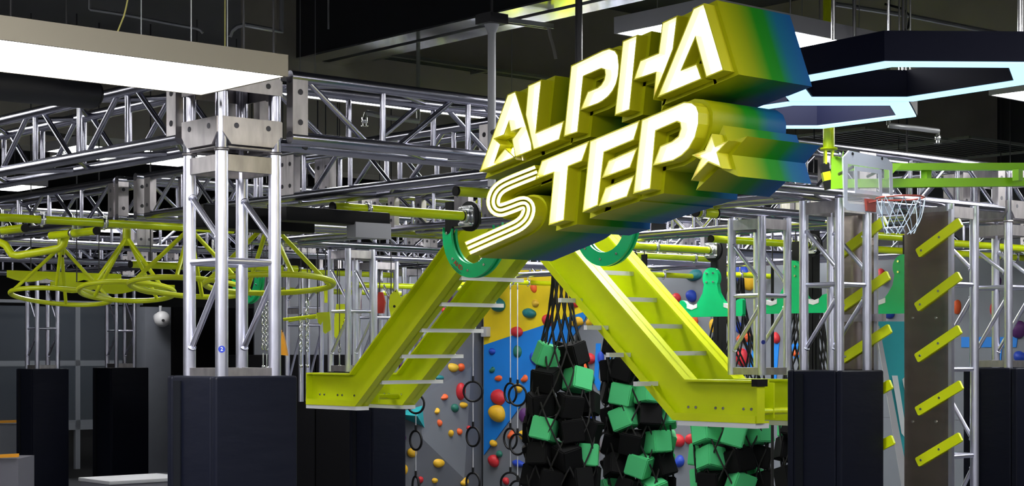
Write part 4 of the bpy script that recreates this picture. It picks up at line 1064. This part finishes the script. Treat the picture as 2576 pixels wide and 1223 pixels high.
bp_ = thing('black_wall_pad', 'low black padded wall left of the faceted climbing wall', 'wall pad', ((a.x+b.x)/2, 15.05, 0))
nn_ = 4
for i in range(nn_):
    x0 = a.x+(b.x-a.x)*i/nn_; x1 = a.x+(b.x-a.x)*(i+1)/nn_; box('pad_panel', (x0+.004, 14.98, 0), (x1-.004, 15.1, a.z), 'curtain', bp_, .02)
def stripe_block(label, Z, ytop, x0, x1, m):
    p_, q_ = W(x0, ytop, Z), W(x1, ytop, Z); t = thing('padded_block', label, 'padded block', (q_.x, q_.y, 0))
    pts = [Vector((p_.x, p_.y, 0)), Vector((q_.x, q_.y, 0)), Vector((q_.x, q_.y, q_.z-.03)), Vector((p_.x, p_.y, q_.z-.03))]
    prism('body', pts, back*.5, m, t); bar('yellow_edge', Vector((p_.x, p_.y, q_.z-.015)), q_, .05, .03, 'orange', t)
stripe_block('grey padded block with yellow top edge in the lower left corner', 15, 1146, -60, 46, 'grey_vinyl')
stripe_block('dark padded block with yellow top edge behind the corner block', 19.5, 1060, -60, 46, 'wall_dark')
bc = thing('white_plyo_box', 'white box bench beside the nearest column pad', 'box', W(330, 1230, 13.5))
p_, q_ = W(238, 1206, 13.5), W(420, 1206, 13.5)
box('box_body', (p_.x, p_.y-.25, 0), (p_.x+.7, p_.y+.25, p_.z-.03), 'grey_vinyl', bc, .01); box('box_top', (p_.x-.01, p_.y-.27, p_.z-.03), (p_.x+.72, p_.y+.27, p_.z), 'grey_paint', bc, .008)

# ---------------------------------------------------------------- hanging chains and lime plates behind the left hanging column
def chain(label, px, Z, y0, y1, tail=True):
    a, b = W(px, y0, Z), W(px, y1, Z); t = thing('hanging_chain', label, 'chain', a); tube('chain_rod', a-Vector((0, 0, .03)), Vector((a.x, a.y, EZ+CZ)), .004, 'dark_metal', t, 6); L_ = a.z-b.z; n = int(L_/.034)
    me = None
    for i in range(n):
        z = a.z-i*.034-.02
        if me is None:
            o = ring('link', (a.x, a.y, z), .021, .005, 'zinc', t, (1, 0, 0), 12, 6, .6); me = o.data
            base = Vector(o.matrix_basis.translation)
        M = Matrix.Translation((a.x, a.y, z)) @ Matrix.Rotation(math.pi/2*(i % 2), 4, 'Z') @ Matrix.Translation(Vector((0, 0, .021)))
        if i == 0: continue
        link('link', me, M, t)
    tube('end_bolt', b-Vector((0, 0, .12)), b, .008, 'zinc', t, 6); tube('end_nut', b-Vector((0, 0, .13)), b-Vector((0, 0, .105)), .016, 'zinc', t, 6)
chain('hanging steel chain seen between the front column tubes', 662, 14.0, 735, 888)
chain('second hanging chain close to the front column tube', 671, 13.8, 735, 890)
chain('hanging chain left of the left hanging column', 757, 13.6, 790, 885)
chain('hanging chain below the lime hook plate', 773, 13.6, 748, 885)
chain('short chain inside the left hanging column', 854, 14.3, 865, 888)
def lplate(name, label, pl, Z, m='lime', th=.02, cat='plate', holes=()):
    t = thing(name, label, cat, W(pl[0][0], pl[0][1], Z)); prism('plate', [W(x, y, Z) for x, y in pl], back*th, m, t)
    for x, y, r_ in holes: disc('plate_hole', W(x, y, Z-.004), -back, r_, .003, 'black', t, 10)
    tube('hanger', W(pl[0][0]+3, pl[0][1]+6, Z+.01), Vector((*W(pl[0][0]+3, pl[0][1], Z+.01).xy, EZ+CZ)), .005, 'dark_metal', t, 8)
    return t
lplate('cat_plate', 'lime plate with two pointed ears and round eyes', [(981, 742), (998, 727), (1008, 748), (1024, 738), (1030, 750), (1028, 790), (1014, 806), (996, 812), (984, 800), (978, 770)], 15.0, holes=((992, 771, .012), (1018, 768, .012), (995, 733, .006)))
lplate('quarter_disc_plate', 'lime quarter disc plate with a row of small holes', [(846, 765), (873, 765), (873, 800), (866, 826), (852, 846), (845, 852), (841, 846), (841, 800)], 14.6, holes=tuple((870-.0*i-(i*i)*.35, 772+i*9.5, .004) for i in range(8)))
hk = lplate('hook_plate', 'lime hook plate with two thin prongs pointing left', [(796, 787), (828, 785), (832, 830), (818, 840), (813, 835), (812, 808), (806, 818), (800, 812)], 13.4)
path('prong', [W(796, 794, 13.4), W(760, 799, 13.4), W(713, 804, 13.4)], .013, 'lime', hk, 10); path('prong', [W(796, 798, 13.6), W(750, 803, 13.8), W(728, 807, 13.9)], .013, 'lime', hk, 10)
lplate('lime_panel', 'upright lime panel behind the left hanging column', [(816, 724), (830, 720), (830, 762), (816, 762)], 14.2)
lplate('red_bag', 'red hanging bag behind the left hanging column', [(952, 735), (962, 735), (968, 760), (964, 788), (950, 788), (946, 760)], 15.2, 'red', .14, 'bag')
lplate('orange_pad', 'orange pad low behind the right tube of the front column', [(708, 830), (716, 862), (722, 895), (706, 893)], 14.8, 'orange', .1, 'pad')

# ---------------------------------------------------------------- stickers on the front column and others
def sticker(label, c, n, r, m, txt=None, tm='white'):
    c = Vector(c); n = Vector(n).normalized(); t = thing('round_sticker', label, 'sticker', c)
    disc('sticker_disc', c, n, r, .001, m, t, 20)
    if txt:
        zd = n; xd = Vector((0, 0, 1)).cross(zd).normalized(); yd = zd.cross(xd); M = Matrix((xd, yd, zd)).transposed().to_4x4(); M.translation = c+n*.0012
        text_mesh('print', txt, M, r*1.5, tm, t, .0003)
n0 = Vector((-.52, -.854, 0)).normalized()
sticker('round blue sticker with a white mark low on the front column tube', V(A[0]-HB, A[1]-HB, .005)+n0*.0252, n0, .0135, 'blue_sticker', '2')
sticker('round blue sticker on the tube of the right hanging column', V(Cc[0]-HB, Cc[1]-HB, .05)+n0*.0252, n0, .013, 'blue_sticker', None)
sticker('round dark green sticker on the truss chord right of the front column', ony(768, 370, A[1]+HB-.0265), (0, -1, .1), .013, 'grille', None)
